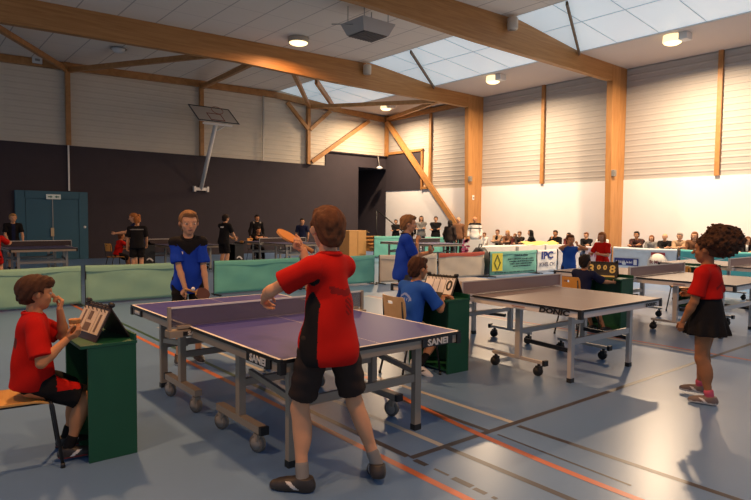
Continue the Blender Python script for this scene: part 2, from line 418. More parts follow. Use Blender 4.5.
# dark timber crossing each skylight bay
for ya in FRAMES:
    trim(MB().bar((13.75, ya-1.9 if ya < 17 else ya-2.5, 7.22), (17.25, ya-.12, 6.92), 0.06, 0.10), mat('dark_tie', (0.13, 0.085, 0.05), rough=0.6))
trim(MB().bar((13.6, 20.44, 7.16), (16.6, 23.5, 6.98), 0.12, 0.24), M_TIMBER)

# far double door
def door():
    x0, x1, zt = 3.40, 5.74, 2.46; y = YW
    mb = MB(); mb.box(((x0+x1)/2, y-.02, zt/2), (x1-x0, .06, zt))
    d = struct('door_1', mb, M_DOOR)
    f = MB(); fr = 0.32
    f.box((x0+fr/2, y-.07, zt/2), (fr-.02, .05, zt)); f.box((x1-fr/2, y-.07, zt/2), (fr-.02, .05, zt)); f.box(((x0+x1)/2, y-.07, zt-.13), (x1-x0-2*fr+.06, .05, .26))
    o = f.build('door_frame', M_DOOR, d)
    for s in (-1, 1):
        l = MB().box(((x0+x1)/2+s*0.425, y-.065, 1.09), (0.835, .03, 2.16)); l.build('door_leaf', M_DOOR, d)
    g = MB().box(((x0+x1)/2-.005, y-.09, 1.1), (.025, .02, 2.17)); g.build('door_edge', M_STEEL, d)
    h = MB().box(((x0+x1)/2-.03, y-.11, 1.0), (.10, .05, .30)); h.build('door_handle', mat('pale_metal', (.55, .42, .25), .4), d)
    h = MB().lathe([(0, -.03), (.045, -.03), (.045, 0), (0, 0)], (x1-.12, y-.1, 1.18), (0, -1, 0)); h.build('door_knob', M_WHITE, d)
    s = empty('exit_sign', ((x0+x1)/2+.02, y-.13, zt-.2), 0, 'small lit exit sign fixed above the blue double door', 'sign')
    MB().box((0, 0, 0), (.46, .06, .17)).build('sign_housing', mat('sign_pale', (.62, .66, .62), .5, emit=((.7, .8, .7), .06)), s)
    a = MB(); gm = mat('sign_green', (.05, .16, .12), .5)
    for sg in (-1, 1):
        a.prism([(sg*.03, -.034, .0), (sg*.10, -.034, .05), (sg*.10, -.034, .02), (sg*.18, -.034, .02), (sg*.18, -.034, -.02), (sg*.10, -.034, -.02), (sg*.10, -.034, -.05)], (0, -.006, 0))
    a.build('arrow_mark', gm, s)
door()

# ================================================================== LAMPS AND FITTINGS
LAMP_LABELS = ['lit ceiling lamp above the red-shirted girl, at the edge of the skylight', 'lit ceiling lamp over the seated spectators, between the two roof beams',
  'lit ceiling lamp farthest away, near the corner of the hall', 'lit round ceiling lamp glowing on the left part of the farther roof beam', 'lit ceiling lamp above the blue table, out of view',
  'lit ceiling lamp by the right wall, out of view', 'lit ceiling lamp high above the camera', 'lit ceiling lamp above the left side of the hall, out of view']
def make_lamp(i, x, y, w):
    zc = 6.965 if x > SKX1 else 6.80 + (x-XL)*0.5/(SKX0-XL)
    t = empty('ceiling_lamp', (x, y, zc), 0, LAMP_LABELS[i], 'lamp', 'warm ceiling lamps')
    if x > 15:
        MB().box((0.0, -0.20, -.10), (.36, .24, .2)).build('ballast_box', M_WHITE, t, bevel=.01)
        MB().lathe([(0, -.20), (.24, -.20), (.27, -.17), (.25, -.03), (.25, 0), (0, 0)], (0, .16, 0)).build('lamp_housing', mat('lamp_opal', (.85, .75, .55), .5, emit=((1, .78, .42), 1.3)), t)
        MB().lathe([(0, -.26), (.16, -.255), (.22, -.225), (.24, -.201), (0, -.201)], (0, .16, 0)).build('lamp_diffuser', M_GLOW, t)
        lz, ly = -.30, .16
    else:
        MB().lathe([(0, -.12), (.30, -.16), (.33, -.14), (.33, -.02), (.30, 0), (0, 0)]).build('lamp_housing', mat('lamp_grey', (.45, .38, .30), .5), t)
        MB().lathe([(0, -.23), (.18, -.225), (.27, -.19), (.29, -.161), (0, -.161)]).build('lamp_diffuser', M_GLOW, t)
        lz, ly = -.27, 0
    ld = bpy.data.lights.new('lamp_light', 'AREA'); ld.shape = 'DISK'; ld.size = 0.34; ld.energy = w; ld.color = LAMP_COL if x > 15 else LAMP_COL_NEAR; ld.spread = R(170)
    lo = bpy.data.objects.new('lamp_light', ld); COL.objects.link(lo); lo.parent = t; lo.location = (0, ly, lz)
for i, (x, y, w) in enumerate(LAMPS): make_lamp(i, x, y, w)
t = empty('ceiling_lamp', (6.0, 20.7, 7.1), 0, 'small unlit dome lamp on the ceiling between the two left roof struts', 'lamp')
MB().lathe([(0, -.16), (.12, -.14), (.2, -.06), (.22, 0), (0, 0)]).build('lamp_diffuser', M_WHITE, t)
MB().lathe([(.22, -.03), (.26, -.03), (.26, 0), (.22, 0)]).build('lamp_rim', M_STEEL, t)

t = empty('hanging_heater', (9.95, 12.5, 6.42), 0, 'grey box heater hanging on rods from the ceiling', 'heater')
mb = MB(); a = [(-.42, -.36, 0), (.42, -.36, 0), (.42, .36, 0), (-.42, .36, 0)]; b = [(-.55, -.48, .30), (.55, -.48, .30), (.55, .48, .30), (-.55, .48, .30)]
mb.add(a+b, [(0, 1, 2, 3), (4, 5, 6, 7), (0, 1, 5, 4), (1, 2, 6, 5), (2, 3, 7, 6), (3, 0, 4, 7)]); mb.build('heater_hood', mat('heater_paint', (.50, .46, .42), .5), t)
g = MB().box((0, 0, -.012), (.78, .66, .02))
for i in range(9): g.box((-.36+.09*i, 0, -.028), (.02, .64, .012))
g.build('heater_grille', mat('grille_dark', (.13, .11, .10), .5), t)
for sx in (-1, 1):
    for sy in (-1, 1): MB().tube([(sx*.4, sy*.35, .30), (sx*.4, sy*.35, .80)], .012).build('hanging_rod', M_STEEL, t)
MB().tube([(-.5, 0, .2), (-1.1, .1, .1)], .012).build('gas_pipe', M_STEEL, t)

def speaker(x, y, z, label):
    t = empty('wall_speaker', (x, y, z), 0, label, 'speaker')
    MB().lathe([(0, -.17), (.13, -.17), (.15, -.13), (.15, .14), (.12, .17), (0, .17)], n=16).build('speaker_body', mat('speaker_cream', (.60, .52, .42), .5), t)
    MB().lathe([(0, -.174), (.11, -.172), (.11, -.17), (0, -.17)], n=16).build('speaker_grille', M_STEEL, t)
    MB().box((0, .12, 0), (.06, .16, .06)).build('bracket', M_STEEL, t)
speaker(13.66, 17.18, 7.02, 'white cylinder speaker on the farther roof beam at the skylight edge')
speaker(13.62, 10.62, 7.06, 'white cylinder speaker on the nearer roof beam at the skylight edge')
def smallbox(name, label, cat, c, d, m=M_WHITE, knob=True):
    t = empty(name, c, 0, label, cat)
    MB().box((0, 0, 0), d).build('casing', m, t, bevel=.008)
    e = 0.012
    MB().box((0, -d[1]/2-e/2, 0), (d[0]*.5, e, d[2]*.35)).build('cover_plate', M_STEEL, t)
smallbox('junction_box', 'white box fixed to the gable timber above the left wall', 'box', (4.15, YW-.20, 6.98), (.30, .1, .22))
smallbox('siren', 'small grey siren box on the farther wall pillar', 'siren', (19.48, 17.285, 3.35), (.16, .1, .22), M_STEEL)
smallbox('siren', 'small grey siren box on the nearer wall pillar', 'siren', (19.52, 10.735, 3.25), (.18, .1, .22), M_STEEL)
smallbox('light_switch', 'small pale switch plate low on the farther wall pillar', 'switch', (19.75, 17.33, 2.55), (.12, .02, .2))
t = empty('hanging_lamp', (19.6, YW-.28, 4.15), 0, 'small white lamp hanging on a rod in front of the dark doorway', 'lamp')
MB().lathe([(0, -.02), (.15, 0), (.17, .05), (.10, .12), (.03, .15), (0, .15)]).build('lamp_shade', M_WHITE, t)
MB().tube([(0, 0, .14), (0, .12, .66)], .02).build('hanging_rod', mat('rod_grey', (.3, .28, .27), .5), t)

# folded-up basketball backboard on its wall arm
t = empty('basketball_hoop', (10.1, YW-.10, 2.75), 0, 'white basketball backboard raised on a long wall arm above the dark wall', 'hoop')
bx = Matrix(((1, 0, 0), (0, math.cos(R(42)), math.sin(R(42))), (0, -math.sin(R(42)), math.cos(R(42)))))
BC = Vector((-.14, -1.60, 2.83))
def bp(u, v, w=0): return BC + Vector((u, 0, 0)) + Vector((0.10, -.75, -.66)).normalized()*(-v) + Vector((0, -.66, .75)).normalized()*w
def bplane(mb, u0, u1, v0, v1, w0, w1, mi=0):
    vs = [bp(u, v, w) for u in (u0, u1) for v in (v0, v1) for w in (w0, w1)]
    mb.add(vs, [(0, 1, 3, 2), (4, 6, 7, 5), (0, 4, 5, 1), (2, 3, 7, 6), (0, 2, 6, 4), (1, 5, 7, 3)], mi)
m1 = MB(); bplane(m1, -.85, .85, -.52, .52, 0, .03); m1.build('backboard', mat('backboard_white', (.52, .48, .43), .5), t)
m2 = MB()
for (u0, u1, v0, v1) in ((-.85, .85, -.52, -.46), (-.85, .85, .46, .52), (-.85, -.80, -.52, .52), (.80, .85, -.52, .52)): bplane(m2, u0, u1, v0, v1, .03, .036)
m2.build('border_stripe', M_BLACK, t)
m2 = MB()
for (u0, u1, v0, v1) in ((-.3, .3, -.42, -.37), (-.3, .3, .02, .07), (-.3, -.26, -.42, .07), (.26, .3, -.42, .07)): bplane(m2, u0, u1, v0, v1, .03, .036)
m2.build('target_square', mat('square_red', (.22, .06, .04), .5), t)
rc = bp(.0, -.12, .30)
MB().tube([rc + Vector((.23*math.cos(a), .16*math.sin(a), .16*math.sin(a))) for a in np.linspace(0, 2*PI, 17)], .014).build('rim', mat('rim_red', (.30, .12, .08), .4), t)
MB().tube([(0, 0, 0), (-.22, -1.95, 2.42)], .085, n=4).build('arm', M_WHITE, t)
MB().tube([(-.20, -1.75, 2.15), (.35, -1.80, 2.50)], .035).build('stay', M_WHITE, t)
MB().bar((-.75, -1.98, 2.42), (.45, -1.98, 2.42), .07, .07).build('crossbar', M_WHITE, t)
MB().bar((-.30, 0, 0), (.30, 0, 0), .12, .12).box((-.28, 0, 0), (.08, .16, .22)).box((.28, 0, 0), (.08, .16, .22)).build('wall_mount', M_WHITE, t)

# ================================================================== TABLE TENNIS TABLES
def make_table(name, label, top_m, apron_m, frame_m, wheel_m, wheel_r, line_m, net_m, brand=None, heavy=True, detail=True):
    t = empty(name, (0, 0, 0), 0, label, 'table tennis table')
    L, W, H = 2.74, 1.525, 0.76
    for s in (-1, 1):
        y0, y1 = (0.008, L/2) if s > 0 else (-L/2, -0.008)
        mb = MB(); mb.box((0, (y0+y1)/2, H-.011), (W, y1-y0, .022))
        h = mb.build('tabletop', [top_m, M_BLACK], t)
        for p in h.data.polygons:
            if abs(p.normal.z) < .5: p.material_index = 1
        lm = MB(); zz = H+.0006
        for (xa, xb, ya, yb) in ((-W/2, -W/2+.022, y0, y1), (W/2-.022, W/2, y0, y1), (-W/2, W/2, y1-.022, y1) if s > 0 else (-W/2, W/2, y0, y0+.022), (-.002, .002, y0, y1)):
            lm.add([(xa, ya, zz), (xb, ya, zz), (xb, yb, zz), (xa, yb, zz)], [(0, 1, 2, 3)])
        # thin white top edge
        lm.build('line_marking', line_m, h)
        a = MB(); e = .012; hh = .058; zc = H-.022-hh/2
        for sx in (-1, 1): a.box((sx*(W/2-e-.01), (y0+y1)/2, zc), (.022, y1-y0-.03, hh))
        yo = s*(L/2-e-.01); a.box((0, yo, zc), (W-.05, .022, hh)); a.box((0, s*.03, zc), (W-.05, .022, hh))
        a.build('apron', apron_m, t)
        # corner guards
        for sx in (-1, 1): MB().box((sx*(W/2-.018), s*(L/2-.018), zc-.003), (.040, .040, hh+.012)).build('corner_guard', M_BLACK, h)
        # outer legs
        lw = .06 if heavy else .055
        for sx in (-1, 1):
            l = MB().box((sx*.545, s*1.13, .37), (lw, lw*.75, .68)).build('leg', frame_m, t)
            MB().box((sx*.545, s*1.13, .022), (lw+.006, lw*.75+.006, .044)).build('leg_foot', M_BLACK, l)
        MB().bar((-.545, s*1.13, .40), (.545, s*1.13, .40), .03, .06).build('leg_crossbar', frame_m, t)
        # folding stays from undercarriage to the legs
        for sx in (-1, 1): MB().bar((sx*.545, s*.58, .50 if heavy else .33), (sx*.545, s*1.11, .44 if heavy else .31), .028, .04).build('stay', frame_m if heavy else M_BLACK, t)
        # undercarriage
        for sx in (-1, 1):
            b = MB(); zb = wheel_r*2+.045
            b.bar((sx*.60, s*.20, zb), (sx*.60, s*.86, zb), .06 if heavy else .035, .05 if heavy else .03)
            u = b.build('undercarriage_bar', frame_m if heavy else M_SILVER, t)
            MB().box((sx*.60, s*.875, zb), (.062, .03, .055)).build('end_cap', M_BLACK, u)
            MB().box((sx*.60, s*.54, (zb+.69)/2), (.05, .06, .69-zb)).build('post', frame_m, t)
            for yy in (.24, .80):
                w = MB(); w.lathe([(0, -.022), (wheel_r*.8, -.022), (wheel_r, -.014), (wheel_r, .014), (wheel_r*.8, .022), (0, .022)], (sx*.60-.0, s*yy+.01, wheel_r), (1, 0.35, 0), n=20)
                wo = w.build('caster', wheel_m, t)
                if detail:
                    MB().lathe([(0, -.026), (wheel_r*.68, -.025), (wheel_r*.68, .025), (0, .026)], (sx*.60, s*yy+.01, wheel_r), (1, 0.35, 0), n=16).build('hub', mat('wheel_hub', (.30, .27, .24), .6) if heavy else M_RUBBERD, wo)
                    MB().box((sx*.60, s*yy, wheel_r*1.75), (.05, .055, wheel_r*.75)).tube([(sx*.60, s*yy, wheel_r*1.5), (sx*.60, s*yy, zb)], .016).build('fork', frame_m if heavy else M_BLACK, wo)
        MB().bar((-.60, s*.54, .42), (.60, s*.54, .42), .04, .05).build('crossbar', frame_m, t)
    # net
    nt_ = MB(); nt_.box((0, 0, H+.074), (1.80, .004, .138)).build('net', net_m, t)
    MB().box((0, 0, H+.147), (1.80, .008, .013)).build('net_tape', M_WHITE if heavy else mat('tape_pale', (.6, .55, .5), .7), t)
    for sx in (-1, 1):
        pm = frame_m if heavy else mat('net_post_pale', (.55, .50, .47), .5)
        p = MB().box((sx*.905, 0, H+.06), (.022, .03, .19)).build('net_post', pm, t)
        MB().box((sx*.835, 0, H-.045), (.17, .10, .05)).box((sx*.80, 0, H-.0), (.10, .06, .02)).build('net_clamp', pm, p)
    if brand == 'SANEI':
        for (o, xd) in (((-W/2-.0015, -L/2+.27, .712), (0, -1, 0)), ((W/2-.24, -L/2-.0015, .712), (1, 0, 0)), ((-W/2-.0015, L/2-.20, .712), (0, -1, 0)), ((-.72, -.056, .716), (1, 0, 0))):
            big = o[1] < -1 
            pl = MB(); xdv = Vector(xd); nn = xdv.cross(Vector((0, 0, 1))); wd = .30 if big else .20
            pl.bar(Vector(o)-xdv*wd/2-nn*.004, Vector(o)+xdv*wd/2-nn*.004, .012, .058 if abs(o[0]) > .74 or big else .03)
            po = pl.build('brand_plate', M_BLACK, t)
            sm = mat('brand_letter', (.62, .60, .56), .5)
            put_text('brand_lettering', 'SANEI', .062 if big else .04, Vector(o)+nn*.003, xd, (0, 0, 1), sm, po, bold=.002, sx=1.25)
    if brand == 'DONIC':
        for (o, xd, sz) in (((-W/2+.0008, -L/2+.30, .710), (0, -1, 0), .070), ((W/2-.24, -L/2+.0008, .708), (1, 0, 0), .045)):
            xdv = Vector(xd); nn = xdv.cross(Vector((0, 0, 1)))
            put_text('brand_lettering', 'DONIC', sz, Vector(o)+nn*.003, xd, (0, 0, 1), M_BLACK, t, bold=.003, sx=1.45, shear=.15)
        MB().box((-W/2-.0008, -L/2+.72, .708), (.003, .16, .012)).build('brand_mark', mat('letter_red', (.35, .2, .18), .5), t)
    return t
def grp(o, g): o['group'] = g; return o
TG = 'table tennis tables'
t1 = make_table('table_tennis_table', 'large violet-blue table tennis table nearest the camera with beige steel legs', M_TTBLUE, M_APRON, M_APRON, M_RUBBER, .062, M_LINE, M_NET, 'SANEI')
t1.location = (1.73+.7625, 2.955+1.37, 0); grp(t1, TG)
net2 = mat('net_pale', (.26, .17, .165), .9, alpha=.8)
t2 = make_table('table_tennis_table', 'brown-grey table tennis table in the middle, between two green boxes', M_TTGREY, M_APRONW, M_SILVER, M_RUBBERD, .05, mat('line_dim', (.5, .46, .44), .6), net2, 'DONIC', heavy=False)
t2.location = (4.93+.7625, 2.955+1.37, 0); t2.rotation_euler = (0, 0, -.02); grp(t2, TG)
t3 = copy_tree(t2, (8.52+.7625, 2.95+1.37, 0), 0.0, 'brown-grey table tennis table partly hidden behind the girl in red')
t4 = copy_tree(t2, (12.1+.7625, 2.9+1.37, 0), 0.0, 'brown-grey table tennis table at the right edge, behind the girl in red')
tb = make_table('table_tennis_table', 'navy table tennis table in front of the blue double door', M_TTNAVY, M_APRON, M_STEEL, M_RUBBERD, .05, mat('line_dim2', (.4, .38, .42), .6), mat('net_dark', (.06, .045, .05), .9, alpha=.85), None, heavy=True, detail=False)
tb.location = (3.02, 18.1, 0); grp(tb, TG)
copy_tree(tb, (6.95, 18.1, 0), 0, 'navy table tennis table behind the two black-clad women at the dark wall')
copy_tree(tb, (10.4, 17.6, 0), 0, 'navy table tennis table behind the swung bat of the red-shirted player')
copy_tree(tb, (14.6, 15.2, 0), -.03, 'table tennis table behind the standing boy in blue, near the dark doorway')

# ================================================================== BARRIERS AND BANNERS
def make_barrier(label, x0, x1, y0, y1, cloth, hem=None, h=.70, group='low cloth barriers around the courts', sag=0.012, seed=0):
    a, b = Vector((x0, y0, 0)), Vector((x1, y1, 0)); c = (a+b)/2; L = (b-a).length; rz = math.atan2(b.y-a.y, b.x-a.x)
    t = empty('court_barrier', c, rz, label, 'barrier', group)
    rnd = random.Random(seed)
    ph = [rnd.uniform(0, 6) for _ in range(4)]
    def wav(u, v): return .010*math.sin(7*u*L/2+ph[0]+3*v)+.008*math.sin(17*u*L/2+ph[1]-5*v)+.006*math.sin(9*v+ph[2]+11*u)
    def fr(u, v):
        return (-L/2+.01+u*(L-.02), -.022+wav(u, v)*(.3+.7*math.sin(PI*min(1, v+.05))), .035+v*(h-.04)-sag*math.sin(PI*u)*(v))
    MB().grid(fr, 28, 12, 0, (0, .006, 0)).build('cloth', cloth, t)
    # top hem folded over the rail
    hm = MB()
    def fh(u, v):
        ang = PI*v; sc = .016*math.sin(u*L*6+ph[3])*0.4
        return (-L/2+.01+u*(L-.02), -.036*math.cos(ang), h-.006+.012*math.sin(ang)-sag*math.sin(PI*u) - (.085+.015*math.sin(u*L*5+ph[3]))*max(0, 1-4*v) )
    hm.grid(fh, 28, 8); hm.build('top_hem', hem or cloth, t)
    MB().bar((-L/2, 0, h-.02), (L/2, 0, h-.02), .018, .018).build('top_rail', M_DARKSTEEL, t)
    for s in (-1, 1):
        p = MB().bar((s*(L/2-.012), .0, .0), (s*(L/2-.012), .0, h+.004), .022, .022).build('post', M_DARKSTEEL, t)
        MB().bar((s*(L/2-.06), -.20, .012), (s*(L/2-.06), .20, .012), .04, .022).build('foot', M_DARKSTEEL, t)
    return t, L
make_barrier('pale green cloth barrier at the left edge, behind the seated boy in red', .45, 2.62, 11.28, 11.40, M_GREENCLOTH, seed=1)
make_barrier('pale green cloth barrier behind the scoreboard of the seated boy in red', 2.68, 4.78, 11.40, 11.36, M_GREENCLOTH, seed=2)
make_barrier('teal cloth barrier just right of the blue-shirted player', 5.06, 7.08, 11.3, 11.3, M_TEALCLOTH, seed=3)
make_barrier('teal cloth barrier behind the red-shirted player, next to the beige ones', 7.12, 9.14, 11.3, 11.15, mat('teal_cloth_b', (.13, .43, .38), .8, noise=.07, nscale=3), seed=4)
make_barrier('plain beige cloth barrier behind the standing boy in blue', 9.2, 10.98, 11.05, 10.85, M_BEIGECLOTH, mat('beige_hem', (.66, .57, .46), .8), seed=5)
b, L = make_barrier('beige cloth barrier with a red top hem beside the green banner', 11.03, 12.80, 10.85, 10.80, M_BEIGECLOTH, M_REDCLOTH, seed=6)
BGRP = 'printed banners hung along the spectator side'
def make_banner(label, x0, x1, y0, y1, cloth, seed, h=.70): return make_barrier(label, x0, x1, y0, y1, cloth, None, h, BGRP, seed=seed)
M_NAVYINK = mat('ink_navy', (.02, .035, .20), .6); M_DKINK = mat('ink_dark', (.02, .05, .07), .6); M_GREYINK = mat('ink_grey', (.10, .10, .16), .6)
b, L = make_banner('green printed banner with a yellow diamond emblem and dark lettering', 12.88, 14.95, 10.68, 10.62, mat('banner_green', (.16, .42, .34), .75, noise=.05), 7)
F_ = -.040
MB().box((-L/2+.30, F_, .40), (.44, .004, .50)).build('yellow_field', mat('banner_yellow', (.72, .62, .06), .7), b)
em = MB()
for (ro, w_) in ((.20, .05),):
    pts = [(0, .21), (.12, 0), (0, -.21), (-.12, 0)]
    for i in range(4):
        (xa, za), (xb, zb) = pts[i], pts[(i+1) % 4]
        em.bar((-L/2+.30+xa, F_-.005, .40+za), (-L/2+.30+xb, F_-.005, .40+zb), .006, .045, up=(0, 0.2, 1))
em.build('diamond_emblem', mat('emblem_dark', (.10, .12, .02), .6), b)
rr = random.Random(21)
def scribble(name, x0, x1, z, hgt, m, parent, yy):
    """a line of lettering too small to be read: uneven short strokes"""
    mb = MB(); x = x0
    while x < x1:
        w = rr.uniform(.25, .7)*hgt; hh = hgt*rr.choice((.7, .75, 1.0)); x2 = min(x+w, x1)
        mb.box(((x+x2)/2, yy, z+(hh-hgt)/2), (x2-x, .003, hh*.55)); mb.box((x+.01, yy, z), (.014, .003, hh))
        x = x2 + hgt*rr.choice((.15, .15, .2, .5))
    return mb.build(name, m, parent)
for (x0, x1, z, hg) in ((.02, .62, .575, .07), (-.28, .90, .47, .042), (-.22, .88, .40, .042), (-.18, .80, .33, .042), (-.05, .75, .26, .042), (-.85, .95, .10, .045)):
    scribble('banner_lettering', x0, x1, z, hg, M_DKINK, b, F_-.002)
b, L = make_banner('white banner with big blue capital letters beside the green banner', 14.99, 15.95, 10.62, 10.60, M_WHITE, 8)
put_text('banner_lettering', 'IPC', .30, (.0, F_, .52), (1, 0, 0), (0, 0, 1), M_NAVYINK, b, bold=.012, sx=1.35)
put_text('banner_lettering', 'ICHEL CH', .17, (.0, F_, .25), (1, 0, 0), (0, 0, 1), M_GREYINK, b, bold=.002, sx=1.0)
make_banner('blank pale grey board between the blue-lettered banner and the red-shirted child', 16.0, 17.12, 10.58, 10.50, mat('board_grey', (.60, .58, .58), .6), 9)
b, L = make_banner('white and pink poster panel behind the red-shirted blond child', 17.15, 17.2, 10.3, 9.45, mat('poster_pink', (.74, .62, .64), .7), 10, .78)
scribble('poster_lettering', -.25, .25, .5, .12, mat('ink_pink', (.55, .12, .25), .6), b, F_)
MB().box((0, F_, .24), (.6, .004, .14)).build('poster_band', mat('ink_magenta', (.62, .08, .30), .6), b)
b, L = make_banner('pale blue printed banner with a red and white round emblem', 17.2, 17.25, 9.4, 7.5, mat('banner_paleblue', (.66, .73, .76), .7, noise=.04), 11, .80)
MB().box((-.52, F_, .36), (.74, .004, .22)).build('blue_label', M_NAVYINK, b)
scribble('label_lettering', -.83, -.33, .36, .10, M_WHITE, b, F_-.004)
MB().box((-.24, F_-.004, .36), (.10, .004, .16)).build('label_square', M_WHITE, b)
for (zz, dz) in ((.62, .13), (.12, .07)): MB().box((.42, F_, zz), (.40, .004, dz)).build('red_band', mat('ink_red', (.50, .05, .05), .6), b)
MB().lathe([(0, 0), (.30, 0), (.30, .003), (0, .003)], (.42, F_-.001, .36), (0, -1, 0), n=28).build('white_roundel', mat('roundel', (.74, .68, .58), .6), b)
put_text('roundel_lettering', 'St Michel', .13, (.42, F_-.006, .40), (1, 0, 0), (0, 0, 1), mat('ink_maroon', (.22, .04, .05), .6), b, bold=.004)
b, L = make_banner('turquoise banner with yellow shapes, half hidden by the girl in red', 17.25, 17.3, 7.42, 5.6, mat('banner_turq', (.10, .48, .45), .7), 12, .80)
MB().lathe([(0, 0), (.28, 0), (.28, .003), (0, .003)], (-.30, F_, .28), (0, -1, 0), n=20).build('yellow_disc', mat('disc_yellow', (.66, .42, .08), .6), b)
MB().prism([(-.9, F_, .60), (-.2, F_, .52), (.3, F_, .62), (-.2, F_, .44)], (0, -.003, 0)).build('wave_mark', M_WHITE, b)
make_banner('light banner at the far right beside the turquoise one', 17.3, 17.3, 5.55, 3.7, mat('banner_light', (.55, .60, .62), .7), 13)
# cloth barriers parked in the far corner
make_barrier('teal cloth barrier standing in front of the dark doorway', 15.2, 16.9, 18.6, 18.55, M_TEALCLOTH, h=.88, seed=14)
make_barrier('teal cloth barrier by the white wall behind the standing boy in blue', 17.1, 19.2, 17.6, 17.5, M_TEALCLOTH, h=.85, seed=15)

# ================================================================== CHAIRS, BOXES, SCOREBOARDS
def make_chair(label, seat_m, group='school chairs of the umpires'):
    """faces +Y, origin on the floor under the seat centre"""
    t = empty('school_chair', (0, 0, 0), 0, label, 'chair', group)
    def seat(u, v):
        x = (u-.5)*.38; y = -.18+v*.36
        r = 1 - .12*max(0, abs(v-.5)*2-.75)*4
        return (x*r, y, .445-.018*(1-(2*u-1)**2)*(1-v*.5) - .03*max(0, v-.8)/.2*.8)
    MB().grid(seat, 12, 12, 0, (0, 0, -.012)).build('seat', seat_m, t)
    m = MB()
    def back(x, z): return (x, -.215 - .10*(z-.60) + .045*(x/.19)**2 - .03, z)
    # backrest with a hand slot: rows of quads leaving a hole
    xs = [-.19, -.16, -.08, -.045, 0, .045, .08, .16, .19]; zs = [.60, .64, .70, .745, .775, .80, .82]
    def shrink(x, z): return x*(1-.10*max(0, (z-.77)/.05)-.06*max(0, (.63-z)/.03))
    idx = {}
    vs = []; fs = []
    for k in (0, 1):
        for j, z in enumerate(zs):
            for i, x in enumerate(xs):
                p = back(shrink(x, z), z); idx[(k, i, j)] = len(vs); vs.append((p[0], p[1]-.011*k, p[2]))
    hole = {(3, 3), (4, 3)}
    nx, nz = len(xs)-1, len(zs)-1
    solid = lambda i, j: 0 <= i < nx and 0 <= j < nz and (i, j) not in hole
    for j in range(nz):
        for i in range(nx):
            if not solid(i, j): continue
            fs.append((idx[0, i, j], idx[0, i+1, j], idx[0, i+1, j+1], idx[0, i, j+1])); fs.append((idx[1, i, j+1], idx[1, i+1, j+1], idx[1, i+1, j], idx[1, i, j]))
            for (di, dj, a, b_) in ((-1, 0, (i, j), (i, j+1)), (1, 0, (i+1, j), (i+1, j+1)), (0, -1, (i, j), (i+1, j)), (0, 1, (i, j+1), (i+1, j+1))):
                if not solid(i+di, j+dj): fs.append((idx[0, a[0], a[1]], idx[0, b_[0], b_[1]], idx[1, b_[0], b_[1]], idx[1, a[0], a[1]]))
    m.add(vs, fs, 0, False); m.build('backrest', seat_m, t)
    r = .011
    for s in (-1, 1):
        MB().tube([(s*.165, .17, .425), (s*.170, .185, .40), (s*.19, .235, .02)], r).build('leg', M_DARKSTEEL, t)
        MB().tube([(s*.165, -.15, .425), (s*.19, -.25, .02)], r).build('leg', M_DARKSTEEL, t)
        MB().tube([(s*.165, .17, .425), (s*.165, -.17, .425), (s*.165, -.215, .47), (s*.16, -.235, .78)], r).build('frame_tube', M_DARKSTEEL, t)
        for y in (.235, -.25): MB().lathe([(0, 0), (.015, 0), (.013, .03), (0, .03)], (s*.19, y, 0)).build('foot_cap', M_BLACK, t)
    MB().tube([(-.165, -.12, .42), (.165, -.12, .42)], r).build('frame_crossbar', M_DARKSTEEL, t)
    return t
def face(dx, dy): return math.atan2(-dx, dy)     # +Y turned towards (dx,dy)
c1 = make_chair('yellow plywood school chair under the seated boy in red', M_PLY); c1.location = (.60, 4.28, 0); c1.rotation_euler = (0, 0, face(1, -.12))
c2 = make_chair('pale plywood school chair under the boy with his back turned in blue', M_PLYB); c2.location = (4.10, 4.40, 0); c2.rotation_euler = (0, 0, face(1, -.10))
c3 = make_chair('orange plywood school chair behind the middle table, under the dark-shirted boy', M_PLYO); c3.location = (7.42, 4.55, 0); c3.rotation_euler = (0, 0, face(1, -.1))
c4 = copy_tree(c3, (5.0, 17.75, 0), face(1, .2), 'school chair under the small red-shirted umpire by the dark wall')
c5 = copy_tree(c3, (8.75, 17.9, 0), face(-1, 0.2), 'empty school chair beside the black-clad player at the dark wall')
c6 = copy_tree(c3, (10.9, 4.6, 0), face(1, 0), 'school chair seen under the table behind the girl in red')

def make_umpire_box(label, mtl=M_GREENBOX):
    """knee-hole box, open side faces -X, origin under the near outer corner at the open side"""
    t = empty('umpire_box', (0, 0, 0), 0, label, 'box table', 'umpire boxes')
    D, W, H = .30, .62, .765
    for (nm, c, d) in (('side_panel', (D/2, .011, H/2-.01), (D, .022, H-.02)), ('side_panel', (D/2, W-.011, H/2-.01), (D, .022, H-.02)),
                       ('back_panel', (D-.011, W/2, H/2-.01), (.022, W-.044, H-.02)), ('top_panel', (D/2-.02, W/2, H-.011), (D+.05, W+.01, .022)),
                       ('rim', (D-.008, W/2, H+.02), (.018, W+.01, .045)), ('shelf', (D/2, W/2, .03), (D-.03, W-.05, .02))):
        MB().box(c, d).build(nm, mtl, t, bevel=.003)
    return t
b1 = make_umpire_box('dark green wooden box in front of the seated boy in red'); b1.location = (.955, 4.02, 0); 
b2 = copy_tree(b1, (4.375, 4.14, 0), -.05, 'green wooden box in front of the blue-shirted umpire seen from behind')
b3 = copy_tree(b1, (7.98, 4.22, 0), -.05, 'green wooden box behind the middle table, with the yellow-numbered scoreboard')
mblk = mat('black_paint', (.012, .011, .012), .5)
b4 = make_umpire_box('black box table with a white mark beside the small red-shirted umpire', mblk); b4.location = (5.66, 17.3, 0)
b5 = copy_tree(b4, (8.2, 16.75, 0), 0, 'black box table with a white mark in front of the black-clad player')
